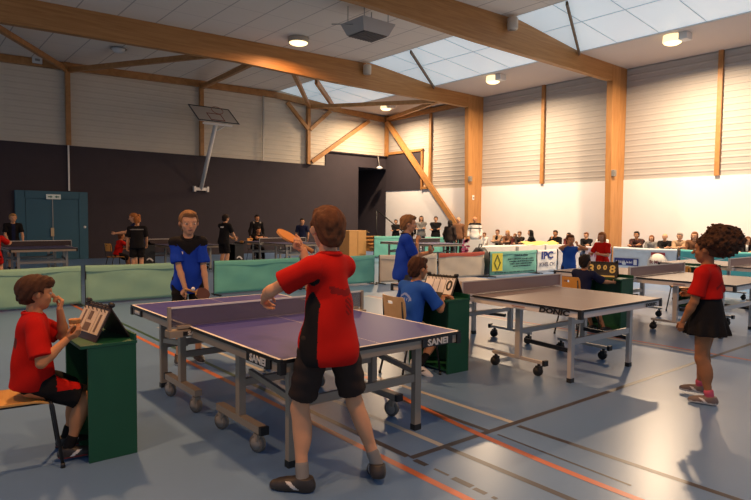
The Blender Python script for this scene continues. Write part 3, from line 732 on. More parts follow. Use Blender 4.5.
for bb in (b4, b5):
    m = MB()
    for i in range(10):
        u0, u1 = i/10, (i+1)/10
        f = lambda u: (-.09+.18*u + .15, -.003, .33 + .05*math.sin(u*PI*1.2))
        a, c = Vector(f(u0)), Vector(f(u1)); m.bar(a, c, .004, .03+.02*math.sin(u0*PI), up=(0, 0, 1))
    m.build('white_mark', M_WHITE, bb)
b6 = copy_tree(b1, (11.35, 4.3, 0), 0, 'green wooden box behind the girl in red, at the far right')

def make_scoreboard(label, face_m, cards, digit_m, back_m=M_BLACK, pages=False, w=.40, h=.25):
    """A-frame flip board; face looks to -X, stands on z=0, width along Y"""
    t = empty('scoreboard', (0, 0, 0), 0, label, 'scoreboard', 'flip scoreboards on the green boxes')
    tilt = R(27); up = Vector((math.sin(tilt), 0, math.cos(tilt))); nrm = Vector((-math.cos(tilt), 0, math.sin(tilt)))
    def P(y, v, n=0): return Vector((0, y, 0)) + up*v + nrm*n
    def slab(mb, y0, y1, v0, v1, n0, n1):
        vs = [P(y, v, n) for y in (y0, y1) for v in (v0, v1) for n in (n0, n1)]
        mb.add(vs, [(0, 1, 3, 2), (4, 6, 7, 5), (0, 4, 5, 1), (2, 3, 7, 6), (0, 2, 6, 4), (1, 5, 7, 3)])
        return mb
    slab(MB(), -w/2, w/2, .0, h, -.006, 0).build('front_plate', back_m, t)
    top = P(0, h-.01); mb = MB(); x1 = top.x*2+.02
    mb.prism([(top.x, -w/2, top.z), (x1, -w/2, .0), (x1-.008, -w/2, 0), (top.x-.008, -w/2, top.z-.004)], (0, w, 0)); mb.build('rear_plate', back_m, t)
    MB().bar((.03, w/2-.012, .035), (x1-.03, w/2-.012, .035), .012, .012).build('strut', M_STEEL, t)
    n = len(cards); tot = sum(c[1] for c in cards); y = w/2-.012; sc = (w-.024)/tot
    for (s_, cw, sz) in cards:
        cwid = cw*sc; y0 = y-cwid+.004; y1 = y-.004; y -= cwid
        big = sz > .1
        v0, v1 = (.035, h-.03) if big else (.05, h-.03) if face_m is M_CARD else (.09 if not pages else .045, h-.035)
        c = slab(MB(), y0, y1, v0, v1, .001, .006).build('number_card', face_m, t)
        if s_:
            put_text('number', s_, sz, P((y0+y1)/2, (v0+v1)/2, .0085), (0, -1, 0), up, digit_m, c, bold=.004, depth=.001)
        rg = MB()
        for yy in (y0+(y1-y0)*.25, y0+(y1-y0)*.75):
            rg.tube([P(yy, h-.025, .01) + up*(.028*math.sin(a)) + nrm*(-.012+.022*math.cos(a)) for a in np.linspace(0, 2*PI, 11)], .0035, n=5)
        rg.build('binder_ring', M_BLACK, t)
    for s in (-1, 1): MB().lathe([(0, -.02), (.016, -.02), (.016, .02), (0, .02)], P(s*(w/2-.02), h+.008), (0, 1, 0), n=10).build('corner_knob', M_BLACK, t)
    return t
s1 = make_scoreboard('flip scoreboard with printed pages in front of the seated boy in red', mat('page_cream', (.62, .52, .40), .7), [('', 1, 0), ('', 1.2, 0), ('', 1, 0)], M_BLACK, mat('board_dark', (.035, .02, .018), .5), pages=True)
s1.location = (.985, 4.27, .767); s1.rotation_euler = (0, 0, R(8))
tilt = R(27); up = Vector((math.sin(tilt), 0, math.cos(tilt))); nrm_ = Vector((-math.cos(tilt), 0, math.sin(tilt)))
for (y0, y1, v0, v1) in ((.115, .135, .09, .19), (.0, .05, .13, .19), (-.03, .06, .055, .11), (-.135, -.11, .06, .18)):
    vs = [Vector((0, y, 0))+up*v+nrm_*n for y in (y0, y1) for v in (v0, v1) for n in (.006, .0085)]
    MB().add(vs, [(0, 1, 3, 2), (4, 6, 7, 5), (0, 4, 5, 1), (2, 3, 7, 6), (0, 2, 6, 4), (1, 5, 7, 3)]).build('printed_block', mat('page_ink', (.16, .11, .08), .7), s1)
s2 = make_scoreboard('white flip scoreboard showing a zero beside the blue-shirted umpire', M_CARD, [('', 1.1, .16), ('', .8, .09), ('', .8, .09), ('0', 1.1, .16)], M_BLACK)
s2.location = (4.47, 4.42, .767); s2.rotation_euler = (0, 0, R(8))
s3 = make_scoreboard('black flip scoreboard with yellow numbers on the farther green box', mblk, [('3', 1.1, .17), ('0', .8, .10), ('0', .8, .10), ('8', 1.1, .17)], mat('digit_yellow', (.78, .58, .16), .5), w=.43, h=.25)
s3.location = (7.95, 4.52, .767); s3.rotation_euler = (0, 0, R(22))
mm = MB().box((0, 0, 0), (.006, .36, .022)); o = mm.build('yellow_caption', mat('digit_yellow', (.78, .58, .16)), s3); o.location = up*.022+nrm_*.004; o.rotation_euler = (0, tilt, 0)
s4 = make_scoreboard('small dark scoreboard on the black box by the dark wall', mblk, [('', 1, .12), ('', 1, .12)], M_WHITE, w=.36, h=.2); s4.location = (5.72, 17.6, .768)

# spectator tables with white covers, posters and clutter
def cloth_table(label, x, y, L, W, rz, cloth, H=.74):
    t = empty('covered_table', (x, y, 0), rz, label, 'table', 'cloth-covered tables in front of the spectators')
    MB().box((0, 0, H-.015), (L, W, .03)).build('tabletop', M_PLYB, t)
    for sx in (-1, 1):
        for sy in (-1, 1): MB().box((sx*(L/2-.06), sy*(W/2-.06), (H-.03)/2), (.035, .035, H-.03)).build('leg', M_DARKSTEEL, t)
    m = MB()
    m.box((0, 0, H+.003), (L+.02, W+.02, .004))
    m.grid(lambda u, v: (-L/2-.01+u*(L+.02), -W/2-.012-.012*math.sin(u*L*14)*(1-v), .28+v*(H-.277)), 30, 4)
    for s in (-1, 1): m.grid(lambda u, v: (s*(L/2+.012), -W/2-.01+u*(W+.02), .28+v*(H-.277)), 4, 3)
    m.build('table_cover', cloth, t)
    return t
M_COVER = mat('white_cover', (.72, .68, .64), .8)
cloth_table('table with a white cover behind the red-topped barrier', 14.95, 12.3, 1.5, .7, 0, M_COVER)
cloth_table('white-covered table behind the green banner', 16.45, 12.2, 1.4, .7, -.0, M_COVER)
cloth_table('white-covered table behind the blue-lettered banner', 17.76, 12.15, 1.15, .7, -.0, M_COVER)
tag(MB().grid(lambda u, v: (16.3+u*1.9, 11.95+.25*v+.02*math.sin(u*20), .765+.09*v+.02*math.sin(u*14)), 20, 3, 0, (0, .01, .01)).build('paper_roll', mat('yellow_paper', (.70, .52, .14), .7)), 'crumpled yellow paper sheet lying along the white-covered tables', 'paper')
pz = empty('poster', (13.35, 11.75, 0), -.0, 'magenta and white poster board behind the red-topped barrier', 'poster')
MB().box((.05, 0, .5), (.8, .03, 1.0)).build('board', M_WHITE, pz)
m = MB(); rr = random.Random(3)
for i in range(16): m.box((-.34+rr.uniform(-.12, .2), -.018, .80+rr.uniform(-.16, .2)), (rr.uniform(.05, .16), .004, rr.uniform(.03, .09)))
m.build('magenta_print', mat('print_magenta', (.40, .04, .14), .6), pz)
bag = empty('sports_bag', (13.25, 11.32, 0), .2, 'dark bag resting behind the red-topped barrier', 'bag')
MB().lathe([(0, 0), (.26, .02), (.3, .3), (.26, .62), (.14, .78), (0, .8)], n=14).build('bag_body', M_BLACK, bag)
MB().tube([(-.1, 0, .76), (-.06, 0, .88), (.06, 0, .88), (.1, 0, .76)], .015).build('handle', M_BLACK, bag)

# things by the dark doorway
cb = empty('cardboard_box', (14.75, 19.4, 0), .1, 'tall brown cardboard box in front of the dark doorway', 'box')
MB().box((0, 0, .55), (.95, .6, 1.10)).build('box_body', mat('cardboard', (.48, .26, .09), .8, noise=.05), cb, bevel=.01)
MB().box((0, -.302, .55), (.06, .004, 1.08)).build('packing_tape', mat('tape_brown', (.36, .19, .06), .5), cb)
MB().prism([(.47, -.3, 1.1), (.47, .3, 1.1), (.66, .3, 1.0), (.66, -.3, 1.0)], (0, 0, .01)).build('flap', mat('cardboard', (.48, .26, .09)), cb)
wb = empty('white_bucket', (13.0, 19.0, 0), 0, 'white plastic tub with a lid near the cardboard box', 'tub')
MB().lathe([(0, 0), (.26, .0), (.31, .95), (0, .95)], n=20).build('tub_body', M_WHITE, wb)
MB().lathe([(0, .96), (.34, .95), (.34, 1.0), (.28, 1.02), (.26, 1.08), (0, 1.08)], n=20).build('tub_lid', M_WHITE, wb)
st = empty('wooden_steps', (18.7, YW-.75, 0), 0, 'small wooden steps at the dark doorway', 'steps')
for i in range(4): MB().box((.0, -.75+.28*i, .12+.17*i+.07), (1.2, .3, .04)).box((0, -.62+.28*i, .09+.085*i), (1.16, .02, .16+.17*i)).build('step', mat('step_wood', (.45, .22, .06), .5), st)
hr = empty('handrail', (19.55, YW-.2, 0), 0, 'dark sloping handrail beside the doorway at the white wall', 'handrail')
MB().tube([(.0, .05, 2.05), (.45, -1.5, .95)], .035).build('rail', M_BLACK, hr)
MB().tube([(.45, -1.5, 0), (.45, -1.5, .95)], .03).build('post', M_BLACK, hr)
MB().tube([(.0, .05, .0), (.0, .05, 2.05)], .03).build('post', M_BLACK, hr)
# bench of the spectators
def bench(label, x, ya, yb, rz=0):
    L = yb-ya
    t = empty('bench', (x, (ya+yb)/2, 0), rz, label, 'bench', 'wooden benches along the white wall')
    MB().box((0, 0, .44), (.36, L, .035)).build('seat', M_PLYB, t)
    for s in (-1, 0, 1):
        MB().box((0, s*(L/2-.2), .21), (.30, .04, .42)).build('leg', M_DARKSTEEL, t)
bench('wooden bench along the white wall under the nearer spectators', 19.25, 5.3, 10.3)
bench('wooden bench along the white wall under the farther spectators', 19.25, 11.3, 16.6)

# ================================================================== PEOPLE
NA = np.array
def nrm(v): v = NA(v, float); return v/(np.linalg.norm(v)+1e-12)
def rotv(v, ax, a):
    ax = nrm(ax); v = NA(v, float)
    return v*math.cos(a) + np.cross(ax, v)*math.sin(a) + ax*np.dot(ax, v)*(1-math.cos(a))

def mesh_sdf(prims, h, cut=None, noise=None):
    """union of round cones ('c',a,b,ra,rb,k) and ellipsoids ('e',c,axes,radii,k) -> vertices, quads"""
    lo = NA([1e9]*3); hi = -lo
    for p in prims:
        if p[0] == 'c':
            r = max(p[3], p[4]); lo = np.minimum(lo, np.minimum(p[1], p[2])-r); hi = np.maximum(hi, np.maximum(p[1], p[2])+r)
        else:
            r = max(p[3]); lo = np.minimum(lo, p[1]-r); hi = np.maximum(hi, p[1]+r)
    lo = lo - 4*h; hi = hi + 4*h
    n = np.ceil((hi-lo)/h).astype(int)+1
    ax = [lo[i]+h*np.arange(n[i]) for i in range(3)]
    D = np.full(n, 10.0, dtype=np.float32)
    for p in prims:
        k = p[5] if p[0] == 'c' else p[4]
        if p[0] == 'c': r = max(p[3], p[4]); l = np.minimum(p[1], p[2])-r; u = np.maximum(p[1], p[2])+r
        else: r = max(p[3]); l = p[1]-r; u = p[1]+r
        m = k + 3*h
        i0 = np.clip(np.floor((l-m-lo)/h).astype(int), 0, n-1); i1 = np.clip(np.ceil((u+m-lo)/h).astype(int)+1, 1, n)
        sl = tuple(slice(a, b) for a, b in zip(i0, i1))
        X = (ax[0][sl[0]])[:, None, None]; Y = (ax[1][sl[1]])[None, :, None]; Z = (ax[2][sl[2]])[None, None, :]
        if p[0] == 'c':
            a, b = NA(p[1], float), NA(p[2], float); ba = b-a; L2 = max(ba@ba, 1e-9)
            t = np.clip(((X-a[0])*ba[0]+(Y-a[1])*ba[1]+(Z-a[2])*ba[2])/L2, 0, 1)
            d = np.sqrt((X-a[0]-t*ba[0])**2+(Y-a[1]-t*ba[1])**2+(Z-a[2]-t*ba[2])**2) - (p[3]+t*(p[4]-p[3]))
        else:
            c = p[1]; A = p[2]; q = [((X-c[0])*A[i][0]+(Y-c[1])*A[i][1]+(Z-c[2])*A[i][2]) for i in range(3)]
            k0 = np.sqrt(sum((q[i]/p[3][i])**2 for i in range(3))); k1 = np.sqrt(sum((q[i]/p[3][i]**2)**2 for i in range(3)))
            d = np.where(k1 > 1e-9, k0*(k0-1)/np.maximum(k1, 1e-9), -min(p[3]))
        cur = D[sl]
        if k > 0:
            hh = np.clip(.5+.5*(cur-d)/k, 0, 1)
            D[sl] = np.where(np.abs(cur-d) < k, cur*(1-hh)+d*hh - k*hh*(1-hh), np.minimum(cur, d))
        else: D[sl] = np.minimum(cur, d)
    X = ax[0][:, None, None]; Y = ax[1][None, :, None]; Z = ax[2][None, None, :]
    if noise is not None: D = D + noise(X, Y, Z)
    if cut is not None: D = cut(D, X, Y, Z)
    S = D < 0
    C = [S[i:n[0]-1+i, j:n[1]-1+j, k:n[2]-1+k] for i in (0, 1) for j in (0, 1) for k in (0, 1)]
    anyc = np.zeros_like(C[0]); allc = np.ones_like(C[0])
    for c in C: anyc |= c; allc &= c
    act = anyc & ~allc
    ci = np.argwhere(act)
    if len(ci) == 0: return np.zeros((0, 3)), np.zeros((0, 4), int)
    vid = np.full(act.shape, -1, int); vid[act] = np.arange(len(ci))
    pos = np.zeros((len(ci), 3)); cnt = np.zeros(len(ci))
    cor = [(i, j, k) for i in (0, 1) for j in (0, 1) for k in (0, 1)]
    for a in cor:
        for b in cor:
            if sum(abs(a[t]-b[t]) for t in range(3)) != 1 or a > b: continue
            da = D[ci[:, 0]+a[0], ci[:, 1]+a[1], ci[:, 2]+a[2]]; db = D[ci[:, 0]+b[0], ci[:, 1]+b[1], ci[:, 2]+b[2]]
            x = (da < 0) != (db < 0); t = np.where(x, da/np.where(x, da-db, 1), 0)
            for q in range(3): pos[:, q] += np.where(x, a[q]+t*(b[q]-a[q]), 0)
            cnt += x
    pos = (ci + pos/cnt[:, None])*h + lo
    quads = []
    for axis in range(3):
        s0 = [slice(None)]*3; s1 = [slice(None)]*3; s0[axis] = slice(0, -1); s1[axis] = slice(1, None)
        A, B = S[tuple(s0)], S[tuple(s1)]
        e = np.argwhere(A != B); o1, o2 = [(1, 2), (2, 0), (0, 1)][axis]
        e = e[(e[:, o1] > 0) & (e[:, o2] > 0)]
        if len(e) == 0: continue
        sgn = A[e[:, 0], e[:, 1], e[:, 2]]
        def cell(d1, d2):
            c = e.copy(); c[:, o1] -= d1; c[:, o2] -= d2; c = np.minimum(c, NA(act.shape)-1); return vid[c[:, 0], c[:, 1], c[:, 2]]
        q = np.stack([cell(1, 1), cell(0, 1), cell(0, 0), cell(1, 0)], 1)
        q[~sgn] = q[~sgn][:, ::-1]
        quads.append(q)
    q = np.concatenate(quads); q = q[(q >= 0).all(1)]
    return pos, q

def mesh_obj(name, parts, mats, parent):
    """parts: list of (verts, quads, material index or per-face indices)"""
    V = []; Q = []; MI = []; o = 0
    for v, q, mi in parts:
        if len(v) == 0: continue
        V.append(v); Q.append(q+o); o += len(v); MI.append(np.full(len(q), mi) if np.isscalar(mi) else mi)
    V = np.concatenate(V); Q = np.concatenate(Q); MI = np.concatenate(MI).astype(np.int32)
    me = bpy.data.meshes.new(name); me.vertices.add(len(V)); me.vertices.foreach_set('co', V.astype(np.float32).ravel())
    me.loops.add(Q.size); me.loops.foreach_set('vertex_index', Q.astype(np.int32).ravel())
    me.polygons.add(len(Q)); me.polygons.foreach_set('loop_start', np.arange(0, Q.size, 4, dtype=np.int32))
    me.update(calc_edges=True)
    me.polygons.foreach_set('use_smooth', np.ones(len(Q), bool)); me.polygons.foreach_set('material_index', MI)
    for m in mats: me.materials.append(m)
    me.update(); me.validate()
    ob = bpy.data.objects.new(name, me); COL.objects.link(ob); ob.parent = parent
    return ob
def fcent(v, q): return v[q].mean(1)

def skin(name, c): return mat('skin_'+name, c, rough=0.6, spec=.3, noise=.05, nscale=12)
SK_FAIR = skin('fair', (.58, .30, .17)); SK_TAN = skin('tan', (.48, .215, .10)); SK_BROWN = skin('brown', (.33, .14, .06))
M_EYEW = mat('eye_white', (.50, .45, .40), .3); M_IRIS = mat('iris_dark', (.03, .018, .01), .2); M_LIPS = mat('lips', (.36, .14, .11), .5)
def hairm(name, c): return mat('hair_'+name, c, rough=.8, spec=.25, noise=.25, nscale=40, bump=.3, bscale=90)
H_BROWN = hairm('brown', (.105, .038, .015)); H_DBROWN = hairm('dark_brown', (.055, .021, .010)); H_DARK = hairm('dark', (.018, .012, .010)); H_LIGHT = hairm('light_brown', (.20, .10, .042))
H_BLOND = hairm('blond', (.38, .20, .07)); H_GREY = hairm('grey', (.28, .25, .22)); H_CHEST = hairm('chestnut', (.15, .055, .02)); H_GINGER = hairm('ginger', (.30, .11, .03))
def cloth(name, c): return mat('cloth_'+name, c, rough=.9, spec=.12, noise=.06, nscale=9)
C_RED = cloth('red', (.46, .010, .007)); C_BLUE = cloth('blue', (.012, .050, .40)); C_BLACK = cloth('black', (.012, .011, .012)); C_NAVY = cloth('navy', (.014, .018, .05))
C_CHAR = cloth('charcoal', (.034, .024, .021)); C_GREY = cloth('grey', (.22, .21, .20)); C_WHITE = cloth('white', (.72, .69, .65)); C_BROWN = cloth('brown', (.16, .075, .04))
C_TAN = cloth('tan', (.36, .24, .15)); C_DGREY = cloth('dark_grey', (.07, .07, .075)); C_JEAN = cloth('jeans', (.035, .05, .10)); C_ROYAL = cloth('royal', (.02, .09, .42)); C_KHAKI = cloth('khaki', (.32, .26, .19))
C_PRINT = cloth('print_dark', (.22, .012, .012)); C_PALEBLUE = cloth('print_pale', (.22, .30, .60)); C_MAROON = cloth('maroon', (.12, .03, .03)); C_PINK = cloth('sock_pink', (.55, .10, .16))
S_DARK = mat('shoe_dark', (.03, .024, .022), .5); S_SOLE = mat('shoe_sole', (.60, .57, .54), .6); S_GREYB = mat('shoe_taupe', (.16, .12, .11), .6); S_WHITE = mat('shoe_white', (.66, .64, .62), .5); S_RED = mat('shoe_red', (.25, .03, .025), .5)

def ik(a, b, l1, l2, pole):
    d = b-a; L = np.linalg.norm(d); mx = (l1+l2)*.999
    if L > mx: b = a + d/L*mx; d = b-a; L = mx
    L = max(L, abs(l1-l2)+1e-3)
    ca = (l1*l1+L*L-l2*l2)/(2*l1*L); ca = max(-1, min(1, ca)); e = nrm(d)
    p = NA(pole, float); p = p - e*(p@e); p = nrm(p)
    return a + e*(l1*ca) + p*(l1*math.sqrt(max(0, 1-ca*ca))), b

def hand_prims(w, d, n, side, S, curl=.35, spread=1.0, thumb=.5):
    d = nrm(d); n = NA(n, float); n = nrm(n - d*(n@d)); s = np.cross(d, n)*side
    P = []; k = .006*S
    fl = [(.018, .072, .038, .024, .020), (.006, .076, .043, .027, .021), (-.006, .072, .040, .025, .020), (-.0175, .064, .031, .020, .018)]
    for i, (off, pal, l1, l2, l3) in enumerate(fl):
        off *= S; base = w + s*off*.45; kn = w + d*pal*S*1.0 + s*off*1.12 - n*.004*S
        P.append(('c', base, kn, .0145*S, .0105*S, .010*S))
        c = curl[i] if isinstance(curl, (list, tuple)) else curl
        a = 0; p = kn; dd = nrm(d + s*off/S*2.2*spread*(1-c))
        for (L, am, r0, r1) in ((l1, 78, .0092, .0086), (l2, 95, .0086, .0078), (l3, 55, .0078, .0064)):
            a += R(am)*c; q = p + (dd*math.cos(a) + n*math.sin(a))*L*S*1.05
            P.append(('c', p, q, r0*S, r1*S, .0035*S)); p = q
    b = w + d*.020*S + s*.016*S + n*.006*S; d1 = nrm(d*.62 + s*(.75-.35*thumb) + n*(.15+.6*thumb))
    m = b + d1*.040*S; d2 = nrm(d*.85 + s*(.30-.35*thumb) + n*(.15+.75*thumb)); e = m + d2*.032*S; d3 = nrm(d2 + d*.3 - s*.25*thumb)
    P += [('c', w+d*.008*S, m, .014*S, .0108*S, .010*S), ('c', m, e, .0105*S, .0092*S, .004*S), ('c', e, e+d3*.024*S, .0092*S, .0072*S, .004*S)]
    return P

def person(label, at, facing, H=1.7, pelvis=None, lean=0, side=0, twist=0, hipyaw=0, head=(0, 0, 0), hands=None, feet=None, top=None, bottom=None, hair=('short', None), shoes=None, sk=None,
           cell=.016, kid=False, group=None, socks=None, build=1.0, wide=1.0, extra=None, legs=True, headfwd=.0, hk=None):
    if sk is None: sk = SK_FAIR
    th = face(*facing); root = empty('person', (at[0], at[1], 0), th, label, 'person', group)
    ct, st = math.cos(-th), math.sin(-th)
    def W(p): x, y = p[0]-at[0], p[1]-at[1]; return NA([ct*x-st*y, st*x+ct*y, p[2]])
    hs = H*(hk or (.152 if kid else .138))
    X_, Z_ = NA([1., 0, 0]), NA([0, 0, 1.])
    P = NA(pelvis if pelvis is not None else (0, 0, .543*H), float)
    u = rotv(Z_, X_, -R(lean)); u = rotv(u, NA([0, 1, 0]), R(side))
    hr = rotv(X_, Z_, R(hipyaw)); rs = X_ - u*(X_@u); rs = rotv(nrm(rs), u, R(twist)); f = np.cross(u, rs)
    N = P + u*.283*H
    sw = .108*H*wide
    SH = {s: N - u*.028*H + rs*s*sw for s in (-1, 1)}
    hy, hp, hrr = [R(a) for a in head]
    hx = X_; hf = NA([0, 1., 0]); hz = Z_
    base = rotv(u, X_, 0)
    hf = rotv(hf, X_, -hp*1.0); hz = rotv(hz, X_, -hp)
    hf = rotv(hf, Z_, hy); hx = rotv(hx, Z_, hy); hz = rotv(hz, Z_, hy)
    if hrr: hz = rotv(hz, hf, hrr); hx = rotv(hx, hf, hrr)
    nk = nrm(u*.7 + Z_*.3)
    HC = N + nk*(.034*H) + hz*hs*.48 + hf*hs*(.06+headfwd)
    def hd(x, y, z): return HC + hx*x*hs + hf*y*hs + hz*z*hs
    HA = [hx, hf, hz]
    TA = [rs, f, u]; PA = [hr, np.cross(u, hr), u]
    PA = [nrm(hr - u*(hr@u)), None, u]; PA[1] = np.cross(u, PA[0])
    B = build
    # arms and legs
    arms = {}
    hands = hands or {}
    for s in (-1, 1):
        hnd = hands.get('R' if s > 0 else 'L', {})
        tgt = hnd.get('p', None)
        tgt = W(hnd['w']) if 'w' in hnd else (NA(tgt, float)*H if tgt is not None else SH[s] + NA([s*.05, .03, -.30])*H)
        pole = W(hnd['polew'])-SH[s] if 'polew' in hnd else NA(hnd.get('pole', (s*.6, -1, -.3)), float)
        el, wr = ik(SH[s], tgt, .168*H, .148*H, pole)
        arms[s] = (SH[s], el, wr, hnd)
    feet = feet or {}
    lg = {}
    for s in (-1, 1):
        ft = feet.get('R' if s > 0 else 'L', {})
        hip = P + hr*s*.052*H - u*.025*H
        an = W(ft['w']) if 'w' in ft else NA(ft.get('p', (s*.062, 0, .045)), float)*H
        pole = NA(ft.get('pole', (s*.1, 1, 0)), float)
        kn, an = ik(hip, an, .240*H, .238*H, pole)
        ty = R(ft.get('yaw', -s*8)); tp = R(ft.get('pitch', 0))
        t = rotv(NA([0, 1., 0]), Z_, ty); t = NA([t[0]*math.cos(tp), t[1]*math.cos(tp), math.sin(tp)]); up = nrm(Z_ - t*(Z_@t))
        lg[s] = (hip, kn, an, t, up)
    S = H/1.72
    # ---------------- body
    bd = [('e', P + u*.005*H, PA, (.088*H*B, .062*H*B, .075*H), 0), ('e', P + u*.10*H, TA, (.074*H*B, .052*H*B, .095*H), .04*H), ('e', P + u*.205*H, TA, (.088*H*B*wide, .058*H*B, .095*H), .04*H),
          ('c', SH[-1]+rs*.02*H, SH[1]-rs*.02*H, .036*H, .036*H, .03*H), ('c', N-u*.015*H, N+nk*.055*H+hf*.01*H, .034*H, .030*H, .02*H)]
    for s in (-1, 1):
        a, e, w, hnd = arms[s]
        bd += [('c', a, e, .0285*H*B, .0215*H*B, .014*H), ('c', e, e+(w-e)*.35, .0215*H*B, .0225*H*B, .01*H), ('c', e+(w-e)*.3, w, .0225*H*B, .0145*H, .01*H)]
        hp_, kn, an, t, up = lg[s]
        bd += [('c', hp_, kn, .050*H*B, .031*H*B, .025*H), ('e', kn+(an-kn)*.28-t*.012*H, [nrm(np.cross(an-kn, t)), nrm(np.cross(np.cross(an-kn, t), an-kn)), nrm(an-kn)], (.031*H*B, .034*H*B, .085*H), .02*H),
               ('c', kn, an, .030*H*B, .0195*H, .015*H), ('c', an-t*.02*H-up*.022*H, an+t*.08*H-up*.026*H, .017*H, .014*H, .015*H)]
    hcell = min(cell, hs*.055)
    fdp = [('e', hd(0, -.06, .12), HA, (.355*hs, .445*hs, .385*hs), 0), ('e', hd(0, .10, -.16), HA, (.275*hs, .285*hs, .32*hs), .10*hs), ('e', hd(0, .20, -.37), HA, (.13*hs, .12*hs, .10*hs), .10*hs),
           ('c', hd(0, .365, .06), hd(0, .475, -.10), .035*hs, .062*hs, .05*hs), ('e', hd(0, .30, .13), HA, (.26*hs, .09*hs, .06*hs), .06*hs), ('e', hd(-.19, .25, -.10), HA, (.10*hs, .09*hs, .09*hs), .06*hs), ('e', hd(.19, .25, -.10), HA, (.10*hs, .09*hs, .09*hs), .06*hs),
           ('e', hd(0, .375, -.245), HA, (.11*hs, .045*hs, .028*hs), .02*hs), ('c', hd(0, -.05, -.25), N-u*.01*H, .20*hs, .215*hs, .05*hs)]
    for s in (-1, 1): fdp += [('e', hd(s*.37, -.02, -.02), [nrm(hx*s*.5+hf*-.5), nrm(hx*s*.5+hf*.9), hz], (.035*hs, .085*hs, .125*hs), .02*hs)]
    parts = []
    v, q = mesh_sdf(bd, cell); 
    parts.append((v, q, 0))
    v, q = mesh_sdf(fdp, hcell); c = fcent(v, q); loc = np.stack([(c-HC)@hx, (c-HC)@hf, (c-HC)@hz], 1)/hs
    mi = np.where((np.abs(loc[:, 0]) < .105) & (loc[:, 1] > .335) & (np.abs(loc[:, 2]+.245) < .03), 3, 0)
    parts.append((v, q, mi))
    for s in (-1, 1):
        v, q = mesh_sdf([('e', hd(s*.155, .335, .025), HA, (.068*hs, .05*hs, .036*hs), 0)], max(.004, .02*hs)); parts.append((v, q, 1))
        v, q = mesh_sdf([('e', hd(s*.155, .368, .025), HA, (.032*hs, .024*hs, .033*hs), 0)], max(.0025, .012*hs)); parts.append((v, q, 2))
        v, q = mesh_sdf([('c', hd(s*.09, .385, .125), hd(s*.23, .325, .125), .014*hs, .010*hs, 0)], max(.003, .015*hs)); parts.append((v, q, 4))
        a, e, w, hnd = arms[s]
        d = nrm(w-e); d = nrm(NA(hnd['dir'], float)) if 'dir' in hnd else d
        n = NA(hnd.get('palm', (-s*1.0, .2, 0)), float)
        v, q = mesh_sdf(hand_prims(w - d*.004, d, n, s, S, hnd.get('curl', .35), 1.0, hnd.get('thumb', .4)), (.0042 if cell < .012 else .0062)*max(S, .8)); parts.append((v, q, 0))
    hair_m = hair[1] or H_BROWN
    mesh_obj('body', parts, [sk, M_EYEW, M_IRIS, M_LIPS, hair_m], root)
    # ---------------- hair
    st_ = hair[0]; hcell2 = min(cell, .010) if cell > .012 else .0065
    HP = [('e', hd(0, -.075, .135), HA, (.405*hs, .485*hs, .43*hs), 0), ('e', hd(0, -.24, -.14), HA, (.31*hs, .26*hs, .32*hs), .10*hs)]
    def proj(X, Y, Z): 
        x, y, z = X-HC[0], Y-HC[1], Z-HC[2]
        return ((x*hx[0]+y*hx[1]+z*hx[2])/hs, (x*hf[0]+y*hf[1]+z*hf[2])/hs, (x*hz[0]+y*hz[1]+z*hz[2])/hs)
    def facecut(fy, fz, nape):
        def cut(D, X, Y, Z):
            a, b, c = proj(X, Y, Z)
            # keep behind a slanted hairline in front, and above the nape
            front = np.minimum((b - fy)*.9 + 0*a, (fz - c)) ; front = np.minimum(front, (b*.8 + (fz-c)*.6 - fy*.8 + .02))
            earhole = .16 - np.sqrt((b+.0)**2 + ((c+.10)*.85)**2) ; earhole = np.where(np.abs(a) > .25, earhole, -1)
            low = (nape - c) + np.clip(b+.25, -1, 1)*.35
            return np.maximum(np.maximum(np.maximum(D, front*hs), low*hs), earhole*hs)
        return cut
    amp = .018*hs
    def strands(X, Y, Z):
        a, b, c = proj(X, Y, Z)
        return amp*(np.sin(26*a+9*c+3*np.sin(7*b))*.6+np.sin(31*b-14*c+4*np.sin(6*a))*.6+np.sin(43*a+37*b)*.35)
    if st_ == 'short':
        HP += [('e', hd(0, .12, .42), HA, (.28*hs, .28*hs, .12*hs), .08*hs)]
        v, q = mesh_sdf(HP, hcell2, facecut(.16, .30, -.40), strands)
    elif st_ == 'bowl':
        HP = [('e', hd(0, -.075, .13), HA, (.43*hs, .51*hs, .45*hs), 0), ('e', hd(0, .20, .36), HA, (.32*hs, .26*hs, .17*hs), .08*hs), ('e', hd(0, -.30, -.10), HA, (.28*hs, .22*hs, .24*hs), .08*hs)]
        v, q = mesh_sdf(HP, hcell2, facecut(.14, .20, -.38), strands)
    elif st_ == 'bald':
        v, q = mesh_sdf([('e', hd(0, -.09, .05), HA, (.385*hs, .44*hs, .30*hs), 0)], hcell2, facecut(-.02, .22, -.20), strands)
    elif st_ == 'cap':
        v, q = mesh_sdf(HP, hcell2, facecut(.10, .25, -.05))
    elif st_ in ('long', 'bob', 'hood'):
        ln = {'long': .75, 'bob': .42, 'hood': .95}[st_]
        HP += [('c', hd(0, -.22, 0), hd(0, -.30, -ln), .36*hs, .30*hs, .1*hs), ('c', hd(-.30, -.02, .05), hd(-.33, -.0, -ln*.8), .15*hs, .14*hs, .08*hs), ('c', hd(.30, -.02, .05), hd(.33, -.0, -ln*.8), .15*hs, .14*hs, .08*hs)]
        def cut(D, X, Y, Z):
            a, b, c = proj(X, Y, Z); front = np.minimum(b-.14, .30-c); return np.maximum(D, front*hs)
        v, q = mesh_sdf(HP, hcell2, cut, strands)
    elif st_ == 'pony':
        v, q = mesh_sdf(HP, hcell2, facecut(.14, .28, -.26), strands)
        v2, q2 = mesh_sdf([('c', hd(0, -.48, .22), hd(0, -.68, .10), .10*hs, .15*hs, .05*hs), ('c', hd(0, -.68, .10), hd(0, -.66, -.55), .16*hs, .09*hs, .06*hs)], hcell2, None, strands)
